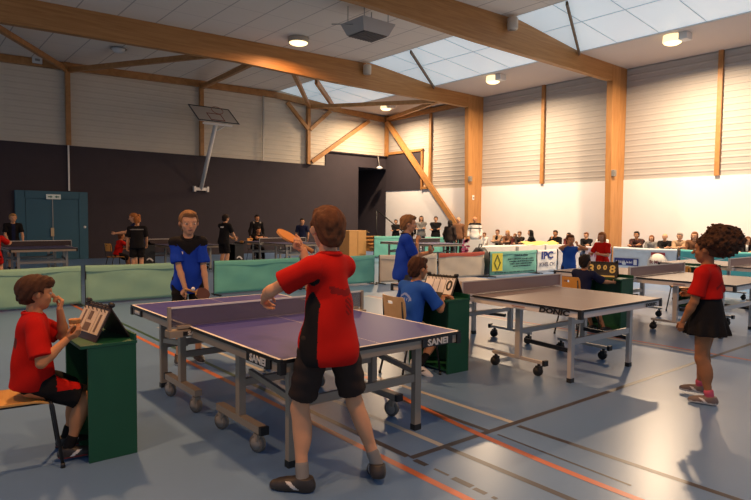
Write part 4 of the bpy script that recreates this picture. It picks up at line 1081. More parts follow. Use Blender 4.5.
        q = np.concatenate([q, q2+len(v)]); v = np.concatenate([v, v2])
    elif st_ == 'afro':
        v, q = mesh_sdf(HP, hcell2, facecut(.16, .30, -.22), strands)
        def frizz(X, Y, Z):
            a, b, c = proj(X, Y, Z); return hs*.040*(np.sin(21*a+5*c)*np.sin(19*b+3*a)*np.sin(23*c-4*b)*1.6+np.sin(43*a+11*b)*np.sin(39*b+9*c)*np.sin(41*c+7*a))
        rr = random.Random(9); puff = [('e', hd(0, -.60, .38), HA, (.60*hs, .62*hs, .56*hs), .1*hs)]
        for i in range(90):
            dv = nrm([rr.gauss(0, 1), rr.gauss(0, 1), rr.gauss(0, 1)]); cc = hd(dv[0]*.56, -.60+dv[1]*.58, .38+dv[2]*.52); r_ = rr.uniform(.08, .16)*hs
            puff.append(('e', cc, HA, (r_, r_, r_), .03*hs))
        for i in range(14): 
            dv = nrm([rr.gauss(0, 1), rr.uniform(-.2, 1), rr.uniform(.2, 1)]); r_ = rr.uniform(.07, .12)*hs
            puff.append(('e', hd(dv[0]*.38, -.08+dv[1]*.36, .16+dv[2]*.40), HA, (r_, r_, r_), .03*hs))
        v2, q2 = mesh_sdf(puff, hcell2, None, frizz)
        q = np.concatenate([q, q2+len(v)]); v = np.concatenate([v, v2])
    if st_ != 'none' and len(v): mesh_obj('hair', [(v, q, 0)], [hair_m], root)
    # ---------------- top
    tp_ = top or {}
    if tp_:
        o = tp_.get('off', .011)*H; hem = tp_.get('hem', -.06)*H; sl = tp_.get('sleeve', .62); lo_ = tp_.get('loose', .6)
        tk = [('e', P + u*.0*H, PA, (.088*H*B+o*1.5+lo_*.008*H, .062*H*B+o*1.6+lo_*.010*H, .085*H), 0), ('e', P - u*.055*H, PA, (.088*H*B+o*1.5+lo_*.010*H, .062*H*B+o*1.7+lo_*.012*H, .075*H), .04*H), ('e', P + u*.10*H, TA, (.074*H*B+o*1.6+lo_*.009*H, .052*H*B+o*1.5+lo_*.012*H, .10*H), .05*H), ('e', P + u*.205*H, TA, (.088*H*B*wide+o, .058*H*B+o*1.2, .095*H), .04*H),
              ('c', SH[-1]+rs*.015*H, SH[1]-rs*.015*H, .036*H+o*.8, .036*H+o*.8, .03*H), ('c', N-u*.03*H, N+nk*.004*H, .045*H, .036*H, .03*H)]
        amp2 = tp_.get('fold', .0035)
        ph = (hash(label) % 100)/10.0 if False else (len(label) % 10)*.7
        def folds(X, Y, Z):
            a = (X-P[0])*rs[0]+(Y-P[1])*rs[1]+(Z-P[2])*rs[2]; b = (X-P[0])*f[0]+(Y-P[1])*f[1]+(Z-P[2])*f[2]; c = (X-P[0])*u[0]+(Y-P[1])*u[1]+(Z-P[2])*u[2]
            return amp2*(np.sin(34*c/H*1.0+22*a/H+ph)+.8*np.sin(27*a/H-41*c/H+3*np.sin(9*b/H)+ph*2)+.6*np.sin(52*b/H+18*c/H))
        def tcut(D, X, Y, Z):
            c = (X-P[0])*u[0]+(Y-P[1])*u[1]+(Z-P[2])*u[2]
            D = np.maximum(D, hem-c)
            # neck opening
            kx = (X-N[0]); ky = (Y-N[1]); kz = (Z-N[2]); al = kx*nk[0]+ky*nk[1]+kz*nk[2]
            rad = np.sqrt(np.maximum(0, kx*kx+ky*ky+kz*kz-al*al)); return np.maximum(D, np.maximum(-(al-.012*H), al-.10*H)*-1 if False else np.where(al > .010*H, .040*H-rad, -1))
        v, q = mesh_sdf(tk, cell*.95, tcut, folds)
        parts = [(v, q)]
        if sl > 0:
            for s in (-1, 1):
                a, e, w, hnd = arms[s]; sp = [('c', a-rs*s*.02*H, a, .034*H, .033*H+o*.6, .02*H)]
                if sl <= 1:
                    tip = a+(e-a)*sl; sp.append(('c', a, tip+(e-a)*.12, .031*H*B+o*.8, .029*H*B+o*1.15+lo_*.006*H, .02*H)); dv = nrm(e-a); cp = tip
                else:
                    tip = e+(w-e)*(sl-1); sp += [('c', a, e, .031*H*B+o*.8, .025*H*B+o*.9, .02*H), ('c', e, tip+(w-e)*.1, .026*H*B+o*.8, .018*H+o*.8, .015*H)]; dv = nrm(w-e); cp = tip
                def scut(D, X, Y, Z, dv=dv, cp=cp): return np.maximum(D, (X-cp[0])*dv[0]+(Y-cp[1])*dv[1]+(Z-cp[2])*dv[2]) if sl <= 1 else np.where((X-e[0])*dv[0]+(Y-e[1])*dv[1]+(Z-e[2])*dv[2] > 0, np.maximum(D, (X-cp[0])*dv[0]+(Y-cp[1])*dv[1]+(Z-cp[2])*dv[2]), D)
                parts.append(mesh_sdf(sp, cell*.95, scut, folds))
        mats = tp_['m'] if isinstance(tp_['m'], list) else [tp_['m']]
        out = []
        for k, (v, q) in enumerate(parts):
            if len(v) == 0: continue
            c = fcent(v, q); mi = np.zeros(len(q), int)
            if 'mfn' in tp_:
                lx, ly, lz = (c-P)@rs/H, (c-P)@f/H, (c-P)@u/H
                mi = tp_['mfn'](lx, ly, lz, k)
            out.append((v, q, mi))
        sho = mesh_obj(tp_.get('name', 'shirt'), out, mats, root)
        if tp_.get('collar'):
            cm = MB(); pts = []
            for a in np.linspace(0, 2*PI, 25):
                rr_ = nrm(rs*math.cos(a)+f*math.sin(a)); fwd = math.sin(a)
                pts.append(N + nk*(.018*H - .030*H*max(0, fwd)**2) + rr_*(.040*H+.004*H*max(0, fwd)))
            cm.tube([tuple(p) for p in pts], .0105*H, n=8); cm.build('collar', tp_['collar'], sho)
    # ---------------- bottom
    bt = bottom or {}
    if bt:
        k_ = bt['kind']; o = .010*H; out = []
        wz = bt.get('waist', .065)*H
        pl = [('e', P + u*.005*H, PA, (.088*H*B+o, .062*H*B+o, .085*H), 0)]
        def wcut(D, X, Y, Z): return np.maximum(D, (X-P[0])*u[0]+(Y-P[1])*u[1]+(Z-P[2])*u[2]-wz)
        if k_ in ('shorts', 'pants'):
            fr = bt.get('len', .72 if k_ == 'shorts' else 1.93)
            out.append(mesh_sdf(pl, cell, wcut))
            for s in (-1, 1):
                hp_, kn, an, t, up = lg[s]
                if fr <= 1:
                    tip = hp_+(kn-hp_)*fr; fl = bt.get('flare', .012)*H; sp = [('c', hp_+u*.02*H, tip+(kn-hp_)*.15, .056*H*B+.004*H, .043*H*B+fl, .02*H)]; dv = nrm(kn-hp_)
                else:
                    tip = kn+(an-kn)*(fr-1); sp = [('c', hp_+u*.02*H, kn, .056*H*B, .040*H*B, .02*H), ('c', kn, tip+(an-kn)*.1, .040*H*B, .030*H, .015*H)]; dv = nrm(an-kn)
                    sp.append(('e', kn+(an-kn)*.28-t*.012*H, [nrm(np.cross(an-kn, t)), nrm(np.cross(np.cross(an-kn, t), an-kn)), nrm(an-kn)], (.036*H*B, .039*H*B, .09*H), .02*H))
                def lcut(D, X, Y, Z, dv=dv, tip=tip, kn=kn):
                    pln = (X-tip[0])*dv[0]+(Y-tip[1])*dv[1]+(Z-tip[2])*dv[2]
                    return np.maximum(D, pln) if fr <= 1 else np.where((X-kn[0])*dv[0]+(Y-kn[1])*dv[1]+(Z-kn[2])*dv[2] > 0, np.maximum(D, pln), D)
                def wr(X, Y, Z): return .003*(np.sin(70*Z+15*X)+np.sin(45*X+38*Y+20*Z))
                out.append(mesh_sdf(sp, cell, lcut, wr))
        elif k_ == 'skirt':
            L = bt.get('len', .20)*H
            sp = [('e', P + u*.06*H, PA, (.082*H*B+o, .060*H*B+o, .085*H), 0)]
            for i in range(9): 
                tt = i/8; c0 = P + u*(.10*H - tt*(L+.10*H)); rx = .088*H + tt*.046*H; ry = .066*H + tt*.058*H
                sp.append(('e', c0, PA, (rx, ry, .045*H), .02*H))
            def pleat(X, Y, Z):
                a = np.arctan2((X-P[0])*PA[1][0]+(Y-P[1])*PA[1][1]+(Z-P[2])*PA[1][2], (X-P[0])*PA[0][0]+(Y-P[1])*PA[0][1]+(Z-P[2])*PA[0][2]); d = np.clip(-((X-P[0])*u[0]+(Y-P[1])*u[1]+(Z-P[2])*u[2])/L, 0, 1)
                return .013*d*np.cos(11*a)
            def kcut(D, X, Y, Z):
                c = (X-P[0])*u[0]+(Y-P[1])*u[1]+(Z-P[2])*u[2]; D = np.maximum(np.maximum(D, c-wz), -L-c)
                return D
            out.append(mesh_sdf(sp, cell, kcut, pleat))
        mats = bt['m'] if isinstance(bt['m'], list) else [bt['m']]
        res = []
        for k, (v, q) in enumerate(out):
            if len(v) == 0: continue
            mi = np.zeros(len(q), int)
            if 'mfn' in bt:
                c = fcent(v, q); mi = bt['mfn']((c-P)@PA[0]/H, (c-P)@PA[1]/H, (c-P)@u/H, k)
            res.append((v, q, mi))
        mesh_obj({'shorts': 'shorts', 'pants': 'trousers', 'skirt': 'skirt'}[k_], res, mats, root)
    # ---------------- socks and shoes
    if shoes:
        sm, so = shoes[0], shoes[1]; fm = shoes[2] if len(shoes) > 2 else None
        for s in (-1, 1):
            hp_, kn, an, t, up = lg[s]; sd = np.cross(t, up)
            sole = an - up*.040*H
            pr = [('c', sole - t*.025*H + up*.016*H, sole + t*.075*H + up*.012*H, .0225*H, .024*H, 0), ('c', sole + t*.06*H + up*.014*H, sole + t*.100*H + up*.010*H, .024*H, .019*H, .01*H), ('c', an - up*.008*H - t*.008*H, an + t*.045*H - up*.022*H, .0255*H, .020*H, .02*H), ('c', an-t*.012*H-up*.03*H, an-t*.010*H+up*.008*H, .024*H, .0235*H, .015*H)]
            def shc(D, X, Y, Z, sole=sole, up=up, an=an):
                c = (X-sole[0])*up[0]+(Y-sole[1])*up[1]+(Z-sole[2])*up[2]
                return np.maximum(np.maximum(D, -.003*H-c), c-.046*H)
            v, q = mesh_sdf(pr, min(cell, .008)*.8, shc); c = fcent(v, q); hgt = (c-sole)@up/H; al = (c-sole)@t/H; 
            mi = np.where(hgt < .0085, 1, 0)
            if fm is not None:
                sw_ = np.abs(al-.03-(hgt-.02)*1.2) < .010; mi = np.where(sw_ & (hgt > .008) & (hgt < .034) , 2, mi)
            mesh_obj('shoe', [(v, q, mi)], [sm, so] + ([fm] if fm is not None else []), root)
            if socks:
                dv = nrm(kn-an); v, q = mesh_sdf([('c', an-dv*.005*H, an+dv*socks[1]*H, .0235*H, .0255*H*B, 0)], min(cell, .008)); mesh_obj('sock', [(v, q, 0)], [socks[0]], root)
    return root, dict(P=P, N=N, HC=HC, arms=arms, lg=lg, u=u, rs=rs, f=f, hd=hd, W=W, th=th, H=H)

def make_paddle(label, loc, blade_dir, normal, rubber, scale=1.0):
    """blade_dir points from handle to tip"""
    t = empty('table_tennis_bat', loc, 0, label, 'table tennis bat')
    d = Vector(blade_dir).normalized(); n = Vector(normal); n = (n - d*n.dot(d)).normalized(); s = d.cross(n)
    rot = Matrix((s, d, n)).transposed()
    m = MB(); pts = []
    for a in np.linspace(0, 2*PI, 28, endpoint=False):
        pts.append(Vector((.076*math.sin(a), .085-.080*math.cos(a)*(1 if math.cos(a) < 0 else .93), 0)))
    m.prism([rot @ (p+Vector((0, 0, -.003))) for p in pts], rot @ Vector((0, 0, .006))); m.build('blade', mat('bat_wood', (.55, .30, .10), .5), t)
    for sg in (-1, 1):
        m = MB(); m.prism([rot @ (p*1.0+Vector((0, .001, .0032*sg))) for p in pts if p.y > .022], rot @ Vector((0, 0, .003*sg))); m.build('rubber_sheet', rubber, t)
    MB().tube([tuple(rot @ Vector((0, y, 0))) for y in (.03, 0, -.05, -.095, -.10)], [.010, .013, .0125, .0155, .013], n=10).build('handle', mat('bat_handle', (.40, .20, .07), .5), t)
    return t

# ---- the red-shirted player in front, seen from behind
blackside = lambda lx, ly, lz, k: np.where((k == 0) & (np.abs(lx) > .080) & (ly < .055) & (ly > -.028) & (lz < .215), 1, np.where((k == 0) & (ly < -.03) & (np.abs(lx) < .055) & (np.abs(lz-.165-.25*np.abs(lx)) < .012) | ((k == 0) & (ly < -.03) & (np.abs(lx-.012) < .02) & (np.abs(lz-.12) < .03) & (np.sin(lx*260+lz*330) > -.2)), 2, 0))
rp, J = person('boy in red and black polo shirt, back turned, swinging a bat at the near table', (1.975, 2.82), (0.10, 1), H=1.66, pelvis=(0.0, 0, .875), lean=4, side=1.5, twist=22, head=(-6, 2, 0), kid=True, wide=.80, hk=.149,
  hands={'L': dict(w=(1.76, 3.20, 1.10), polew=(1.55, 2.92, 1.14), curl=.55, palm=(.5, .3, -.6), dir=(.35, .8, -.55)), 'R': dict(w=(2.02, 3.17, 1.38), polew=(1.98, 3.25, .80), curl=.9, palm=(-.3, -.2, 1), dir=(-.75, .35, .5))},
  feet={'L': dict(w=(1.82, 2.86, .075), yaw=48, pole=(-.1, 1, 0)), 'R': dict(w=(2.25, 2.70, .095), yaw=-22, pitch=-12, pole=(.2, 1, 0))},
  top=dict(m=[C_RED, C_BLACK, C_PRINT], sleeve=.72, hem=-.085, mfn=blackside, collar=C_RED, loose=1.0, name='polo_shirt', fold=.004), bottom=dict(kind='shorts', m=C_CHAR, len=.80, flare=.010), hair=('short', H_BROWN), shoes=(S_DARK, S_DARK, S_SOLE), socks=(C_GREY, .045), sk=SK_FAIR, cell=.009, build=.93)
make_paddle('orange-looking table tennis bat swung by the red-shirted player', (2.02, 3.215, 1.42), (-.62, .50, .48), (.5, -.6, .4), mat('rubber_orange', (.62, .24, .03), .45))

# ---- seated boy in red on the left with a paper cup
ul, J = person('seated boy in a red polo shirt, eating and holding a paper cup', (.70, 4.24), (1, -.10), H=1.39, pelvis=(0, -.02, .55), lean=2, head=(4, 4, 0), kid=True, twist=0,
  hands={'R': dict(w=(.845, 4.02, .825), polew=(.62, 3.95, .60), curl=.45, palm=(-.5, .2, .8), dir=(.6, .7, .45), thumb=.6), 'L': dict(w=(.838, 4.21, .985), polew=(.93, 4.30, .60), curl=.75, palm=(-.2, -.9, .1), dir=(-.25, .3, 1.0), thumb=.5)},
  feet={'L': dict(w=(.90, 4.40, .075), yaw=4, pole=(0, 1, 1)), 'R': dict(w=(.865, 4.17, .078), yaw=-6, pole=(0, 1, 1))},
  top=dict(m=[C_RED, C_MAROON], sleeve=.85, hem=-.035, collar=C_RED, loose=1.0, name='polo_shirt', fold=.004, mfn=lambda lx, ly, lz, k: np.where((k == 0) & (ly < -.055) & (np.abs(lx) < .03) & (np.abs(lz-.17) < .022), 1, 0)), bottom=dict(kind='shorts', m=[C_BLACK, C_RED], len=.82, mfn=lambda lx, ly, lz, k: np.where((k == 2) & (lx > .05) & (ly > .09) & (ly < .19) & (np.abs(lz+.01) < .035), 1, 0)),
  hair=('bowl', H_DBROWN), shoes=(S_DARK, S_RED, S_WHITE), socks=(C_BLACK, .05), sk=SK_TAN, cell=.009)
cup = empty('paper_cup', (.885, 4.03, .85), 0, 'orange-brown paper cup in the hand of the seated boy in red', 'cup')
MB().lathe([(0, 0), (.026, 0), (.034, .085), (.036, .088), (.034, .09), (.031, .086), (.024, .006), (0, .006)], n=20).build('cup_body', mat('cup_orange', (.55, .24, .07), .5), cup)
MB().lathe([(.0305, .045), (.0325, .045), (.0335, .06), (.0315, .06)], n=20).build('cup_band', mat('cup_pale', (.66, .42, .20), .5), cup)

# ---- blue-shirted player at the far end of the near table
blueyoke = lambda lx, ly, lz, k: np.where((k == 0) & (lz > .185+.9*np.abs(lx)*(ly > 0)) | (k > 0) & (lz > .243), 1, np.where((k == 0) & (ly > .03) & (np.abs(lx-.045) < .008) & (np.abs(lz-.20) < .008), 2, 0))
bb, J = person('boy in blue and black shirt waiting with a bat beyond the violet-blue table', (2.52, 6.28), (-.30, -1), H=1.64, lean=7, head=(8, 8, 0), kid=True, pelvis=(0, -.06, .885), wide=.76, build=.86,
  hands={'R': dict(w=(2.43, 6.14, .82), polew=(2.30, 6.45, .95), curl=.85, palm=(.2, -.3, -.8), dir=(.45, -.2, -.7)), 'L': dict(w=(2.66, 6.12, .80), polew=(2.75, 6.5, .9), curl=.4)},
  top=dict(m=[C_BLUE, C_BLACK, C_WHITE], sleeve=.80, hem=-.075, mfn=blueyoke, collar=C_BLACK, loose=1.0, name='polo_shirt', fold=.004), bottom=dict(kind='shorts', m=C_BLACK, len=.8), hair=('short', H_LIGHT), shoes=(S_DARK, S_SOLE), sk=SK_FAIR, cell=.010)
make_paddle('dark red table tennis bat held by the waiting boy in blue', (2.50, 6.07, .79), (.75, -.30, -.25), (.2, -.8, .5), mat('rubber_dark', (.10, .035, .03), .5))
bl = empty('table_tennis_ball', (2.455, 5.99, .83), 0, 'small pale ball in the hand of the blue-shirted boy', 'ball'); 
_v, _q = mesh_sdf([('e', NA([0., 0, 0]), [NA([1., 0, 0]), NA([0, 1., 0]), NA([0, 0, 1.])], (.02, .02, .02), 0)], .004); mesh_obj('ball_shell', [(_v, _q, 0)], [M_WHITE], bl)

# ---- boy in blue standing at the far end of the middle table
person('standing boy in a blue shirt in profile, one hand at his chin', (5.40, 5.96), (.72, -.55), H=1.64, lean=4, build=.92, hk=.140, head=(-4, 8, 0), kid=True,
  hands={'R': dict(w=(5.50, 5.80, 1.27), polew=(5.36, 5.70, .95), curl=.8, palm=(-.4, .4, .3), dir=(.1, .1, 1)), 'L': dict(w=(5.83, 5.86, 1.13), polew=(5.5, 6.2, .7), curl=.4, palm=(0, 0, 1), dir=(.8, -.35, .25))},
  top=dict(m=[C_BLUE, C_BLACK], sleeve=.8, hem=-.08, collar=C_BLACK, loose=1.0, name='polo_shirt', mfn=lambda lx, ly, lz, k: np.where((k == 0) & (lz > .20) & (ly > .01), 1, np.where((k == 0) & (ly > .055) & (lz > 0.02), 1, 0))), bottom=dict(kind='shorts', m=C_DGREY, len=.82), hair=('short', H_LIGHT), shoes=(S_DARK, S_SOLE), sk=SK_FAIR, cell=.011)

# ---- blue-shirted umpire seen from behind
person('seated boy in a blue shirt seen from behind at the white scoreboard', (4.07, 4.40), (1, -.06), H=1.48, pelvis=(0, -.02, .515), lean=14, head=(-4, 8, 0), kid=True, wide=1.08,
  hands={'R': dict(w=(4.40, 4.24, .79), polew=(4.2, 4.0, .5), curl=.4, palm=(0, 0, -1), dir=(.6, .7, .1)), 'L': dict(w=(4.40, 4.58, .80), polew=(4.2, 4.9, .5), curl=.4, palm=(0, 0, -1), dir=(.7, -.5, .1))},
  feet={'L': dict(w=(4.36, 4.60, .07), pole=(0, 1, 1)), 'R': dict(w=(4.13, 4.30, .10), yaw=-50, pitch=-25, pole=(0, 1, 1))},
  top=dict(m=[C_ROYAL, C_PALEBLUE], sleeve=.85, hem=-.05, loose=1.0, name='shirt', mfn=lambda lx, ly, lz, k: np.where((k == 0) & (ly < -.045) & (np.abs(lx) < .06) & ((np.abs(lz-.20+1.8*lx*lx*6) < .008) | ((np.abs(lz-.165) < .012) & (np.sin(lx*300) > .2))), 1, 0)), bottom=dict(kind='shorts', m=C_KHAKI, len=.9),
  hair=('short', H_DBROWN), shoes=(S_WHITE, S_WHITE, S_DARK), socks=(C_BLACK, .09), sk=SK_TAN, cell=.010)

# ---- the girl in red
girl, J = person('standing girl in a red polo shirt and black skirt with big curly dark hair', (5.47, 2.11), (-.10, 1), H=1.43, lean=1, head=(2, 2, 0), kid=True, build=1.10, wide=1.04, hk=.160,
  hands={'L': dict(w=(5.30, 2.24, .72), polew=(5.22, 2.05, .95), curl=.45, palm=(1, 0, .1), dir=(-.05, .25, -1)), 'R': dict(w=(5.64, 2.32, .92), polew=(5.8, 2.0, .8), curl=.5, palm=(-1, 0, 0))},
  feet={'L': dict(w=(5.46, 2.06, .068), yaw=12), 'R': dict(w=(5.70, 2.24, .068), yaw=8)},
  top=dict(m=[C_RED, C_PRINT], sleeve=.78, hem=.105, collar=C_RED, loose=.7, name='polo_shirt', mfn=lambda lx, ly, lz, k: np.where((k == 0) & (ly < -.045) & (np.abs(lx) < .055) & ((np.abs(lz-.20+.6*np.abs(lx)) < .009) | ((np.abs(lx-.01) < .018) & (np.abs(lz-.15) < .03) & (np.sin(lz*330+lx*200) > 0))), 1, 0)), bottom=dict(kind='skirt', m=C_BLACK, len=.115, waist=.125),
  hair=('afro', hairm('curly', (.06, .026, .013))), shoes=(S_GREYB, S_SOLE, S_WHITE), socks=(C_PINK, .03), sk=SK_BROWN, cell=.009)

# ---- umpire behind the middle table, tank-top boy, blond child in red
person('seated dark-haired child in a navy shirt with his back turned behind the middle table', (7.50, 4.55), (1, -.1), H=1.28, pelvis=(0, -.02, .515), lean=10, kid=True, head=(6, 0, 0),
  hands={'R': dict(w=(7.88, 4.30, .72), polew=(7.6, 4.1, .4)), 'L': dict(w=(7.88, 4.72, .72), polew=(7.6, 5, .4))}, feet={'L': dict(w=(7.9, 4.62, .065), pole=(0, 1, 1)), 'R': dict(w=(7.88, 4.42, .065), pole=(0, 1, 1))},
  top=dict(m=C_NAVY, sleeve=.85, hem=-.04), bottom=dict(kind='shorts', m=C_RED, len=.85), hair=('short', H_DARK), shoes=(S_DARK, S_SOLE), sk=SK_TAN, cell=.012)
person('small child in a blue vest, both hands raised to the face', (10.15, 6.45), (-.55, -.8), H=1.30, lean=3, kid=True, head=(0, 6, 0),
  hands={'L': dict(p=(-.065, .13, .86), pole=(-1, -.1, -.5), curl=.7, dir=(.25, .1, 1), palm=(.3, -1, 0)), 'R': dict(p=(.065, .13, .87), pole=(1, -.1, -.5), curl=.7, dir=(-.25, .1, 1), palm=(-.3, -1, 0))},
  top=dict(m=C_ROYAL, sleeve=0, hem=-.07, name='vest'), bottom=dict(kind='shorts', m=C_NAVY), hair=('short', H_BROWN), shoes=(S_DARK, S_SOLE), sk=SK_TAN, cell=.012)
person('blond child in a red shirt and dark trousers standing behind the black scoreboard', (11.9, 6.75), (-.95, .1), H=1.33, lean=3, kid=True, head=(10, 10, 0),
  hands={'L': dict(p=(-.10, .20, .66), pole=(-.5, -.6, -1)), 'R': dict(p=(.10, .20, .66), pole=(.6, -.5, -1))},
  top=dict(m=C_RED, sleeve=.8, hem=-.06), bottom=dict(kind='pants', m=C_CHAR), hair=('bob', H_GINGER), shoes=(S_DARK, S_SOLE), sk=SK_FAIR, cell=.012)

# ---- the far left courts
person('fair-haired boy in a black shirt standing behind the table at the blue door', (2.80, 20.1), (.05, -1), H=1.62, lean=8, kid=True, head=(0, 8, 0), hands={'R': dict(p=(.10, .16, .52), curl=.8), 'L': dict(p=(-.13, .16, .52), curl=.5)},
  top=dict(m=[C_BLACK, C_NAVY], sleeve=.75, mfn=lambda lx, ly, lz, k: np.where((k == 0) & (np.abs(lx) < .03) & (ly > 0), 1, 0)), bottom=dict(kind='shorts', m=C_BLACK), hair=('short', H_BLOND), shoes=(S_DARK, S_SOLE), cell=.014)
person('player in red, arm over the near end of the table at the blue door', (1.83, 15.95), (.15, 1), H=1.55, lean=30, kid=True, pelvis=(0, -.05, .70), hands={'R': dict(w=(2.25, 16.45, .93), polew=(2.3, 15.9, .6), curl=.6), 'L': dict(p=(-.15, .25, .5))},
  feet={'L': dict(p=(-.1, -.05, .045)), 'R': dict(p=(.1, .06, .045))}, top=dict(m=C_RED, sleeve=.8), bottom=dict(kind='shorts', m=C_RED), hair=('short', H_BROWN), shoes=(S_DARK, S_SOLE), cell=.014)
person('small seated umpire in red pointing at the black box by the dark wall', (5.05, 17.75), (1, .1), H=1.32, pelvis=(0, 0, .515), lean=14, kid=True, head=(0, 4, 0),
  hands={'R': dict(p=(.06, .34, .60), pole=(.4, -.2, -1), curl=.4), 'L': dict(p=(-.08, .25, .50), pole=(-.4, -.2, -1))}, feet={'L': dict(p=(-.06, .27, .045), pole=(0, 1, 1)), 'R': dict(p=(.06, .25, .045), pole=(0, 1, 1))},
  top=dict(m=C_RED, sleeve=.8, hem=-.03), bottom=dict(kind='shorts', m=C_BLACK, len=.9), hair=('short', H_BROWN), shoes=(S_DARK, S_SOLE), sk=SK_TAN, cell=.014)
person('player in black shirt and shorts with an orange ponytail, back turned, at the dark wall', (4.92, 15.6), (.35, 1), H=1.60, lean=8, kid=False, head=(-5, 6, 0), twist=-8,
  hands={'L': dict(p=(-.16, .10, .46), pole=(-.6, -.7, -.3), curl=.6), 'R': dict(p=(.14, .16, .52), pole=(.6, -.7, -.3), curl=.6)},
  top=dict(m=[C_BLACK, C_GREY], sleeve=.8, hem=-.07, loose=1.2, mfn=lambda lx, ly, lz, k: np.where((k == 0) & (ly < 0) & (np.abs(lz-.235) < .007), 1, 0)), bottom=dict(kind='shorts', m=C_BLACK, len=.75, flare=.018), hair=('pony', H_GINGER), shoes=(S_DARK, S_SOLE), cell=.014)
person('taller player in navy stretching an arm over the red-shirted umpire at the dark wall', (5.35, 17.0), (-.75, .3), H=1.74, lean=12, head=(0, 12, 0), pelvis=(0, -.06, .90),
  hands={'L': dict(w=(4.78, 16.95, 1.12), polew=(5.1, 16.8, .9), curl=.6), 'R': dict(p=(.12, .14, .56))}, top=dict(m=C_NAVY, sleeve=.7), bottom=dict(kind='shorts', m=C_BLACK), hair=('pony', H_GINGER), shoes=(S_DARK, S_SOLE), cell=.014)
person('dark-haired player in black holding a bat, in profile at the dark wall', (7.62, 16.3), (.8, .25), H=1.68, lean=6, head=(0, 10, 0), hands={'R': dict(p=(.05, .24, .56), pole=(.5, -.5, -1), curl=.8), 'L': dict(p=(-.06, .24, .58), pole=(-.5, -.5, -1), curl=.7)},
  top=dict(m=[C_BLACK, C_WHITE], sleeve=.8, hem=-.08, mfn=lambda lx, ly, lz, k: np.where((k == 0) & (ly < -.03) & (np.abs(lx) < .04) & (np.abs(lz-.225) < .012), 1, 0)), bottom=dict(kind='shorts', m=C_BLACK, len=.85), hair=('short', H_DARK), shoes=(S_DARK, S_SOLE), cell=.014)
make_paddle('dark table tennis bat in the hands of the black-clad player at the dark wall', (8.0, 16.42, .97), (.8, .3, .15), (0, -.5, .8), mat('rubber_dark', (.10, .035, .03), .5))
ch7 = copy_tree(c3, (10.45, 19.75, 0), face(0, -1), 'school chair under the umpire leaning on the far table'); 
person('seated umpire in black leaning on folded arms behind the far table', (10.42, 19.55), (-.1, -1), H=1.66, pelvis=(0, -.04, .53), lean=22, head=(0, 12, 0), hands={'R': dict(p=(-.06, .30, .51), pole=(1, -.2, -.3)), 'L': dict(p=(.08, .31, .53), pole=(-1, -.2, -.3))},
  feet={'L': dict(p=(-.07, .25, .045), pole=(0, 1, 1)), 'R': dict(p=(.07, .25, .045), pole=(0, 1, 1))}, top=dict(m=C_BLACK, sleeve=.7), bottom=dict(kind='pants', m=C_BLACK), hair=('short', H_DARK), shoes=(S_DARK, S_SOLE), sk=SK_TAN, cell=.014)
person('standing man in a black tracksuit with pale shoulder patches at the dark wall', (11.05, 20.7), (-.2, -1), H=1.70, head=(5, 10, 0), top=dict(m=[C_BLACK, C_GREY], sleeve=1.9, name='jacket', mfn=lambda lx, ly, lz, k: np.where((k == 0) & (np.abs(np.abs(lx)-.075) < .016) & (lz > .26), 1, 0)), bottom=dict(kind='pants', m=C_BLACK), hair=('short', H_DARK), shoes=(S_DARK, S_SOLE), sk=SK_TAN, cell=.014)
person('player in a navy shirt and black shorts at the dark wall, beside the swung bat', (12.5, 19.7), (-.6, -.6), H=1.56, kid=True, lean=5, head=(20, 5, 0), top=dict(m=[C_NAVY, C_JEAN], sleeve=.8), bottom=dict(kind='shorts', m=C_BLACK), hair=('short', H_DARK), shoes=(S_DARK, S_SOLE), cell=.014)

# ---- people standing along the white wall
CROSS = {'R': dict(p=(-.07, .125, .665), pole=(1, -.3, -.7), dir=(-1, .1, .1), palm=(0, -1, 0)), 'L': dict(p=(.07, .14, .645), pole=(-1, -.3, -.7), dir=(1, .1, .1), palm=(0, -1, 0))}
WG = 'spectators along the white wall'
def stand(label, x, y, H, topc, botc, hair, hands=None, fac=(-.8, -.6), sk=None, top2=None, mfn=None, sleeve=1.9, **k):
    tp = dict(m=[topc]+([top2] if top2 else []), sleeve=sleeve, hem=-.09, loose=1.2, off=.014, name='jacket')
    if mfn: tp['mfn'] = mfn
    return person(label, (x, y), fac, H=H, hands=hands, top=tp, bottom=dict(kind='pants', m=botc), hair=hair, shoes=(S_DARK, S_SOLE), sk=sk, cell=.016, group=WG, **k)
stand('short person in black beside the handrail at the white wall', 19.3, 21.9, 1.56, C_BLACK, C_BLACK, ('short', H_DARK), CROSS)
stand('long-haired person in black half hidden behind the head of the standing boy in blue', 19.3, 20.9, 1.68, C_BLACK, C_BLACK, ('long', H_DARK))
stand('woman with long dark hair and a grey jacket, arms folded at the white wall', 19.2, 20.0, 1.74, C_GREY, C_BLACK, ('long', H_DARK), CROSS)
stand('person in a black jacket with folded arms, leaning at the white wall', 19.2, 19.05, 1.72, C_BLACK, C_CHAR, ('short', H_DARK), CROSS)
stand('woman in dark clothes with tied dark hair, back turned, in front of the diagonal brace', 17.0, 16.1, 1.56, C_CHAR, C_BLACK, ('bob', H_DARK), None, (.9, .3), lean=3)
stand('grey-headed man in a brown jacket behind the woman in dark clothes', 18.2, 16.75, 1.68, C_BROWN, C_CHAR, ('bald', H_GREY), None, (-.5, -.8))
stand('bald man in a white and black striped top standing at the timber pillar', 19.0, 16.55, 1.72, C_WHITE, C_BLACK, ('bald', H_GREY), None, (-.85, -.5), top2=C_BLACK, mfn=lambda lx, ly, lz, k: np.where((np.abs(lz-.17) < .012) | (lz > .25), 1, 0), head=(0, 4, 0), sk=SK_TAN)
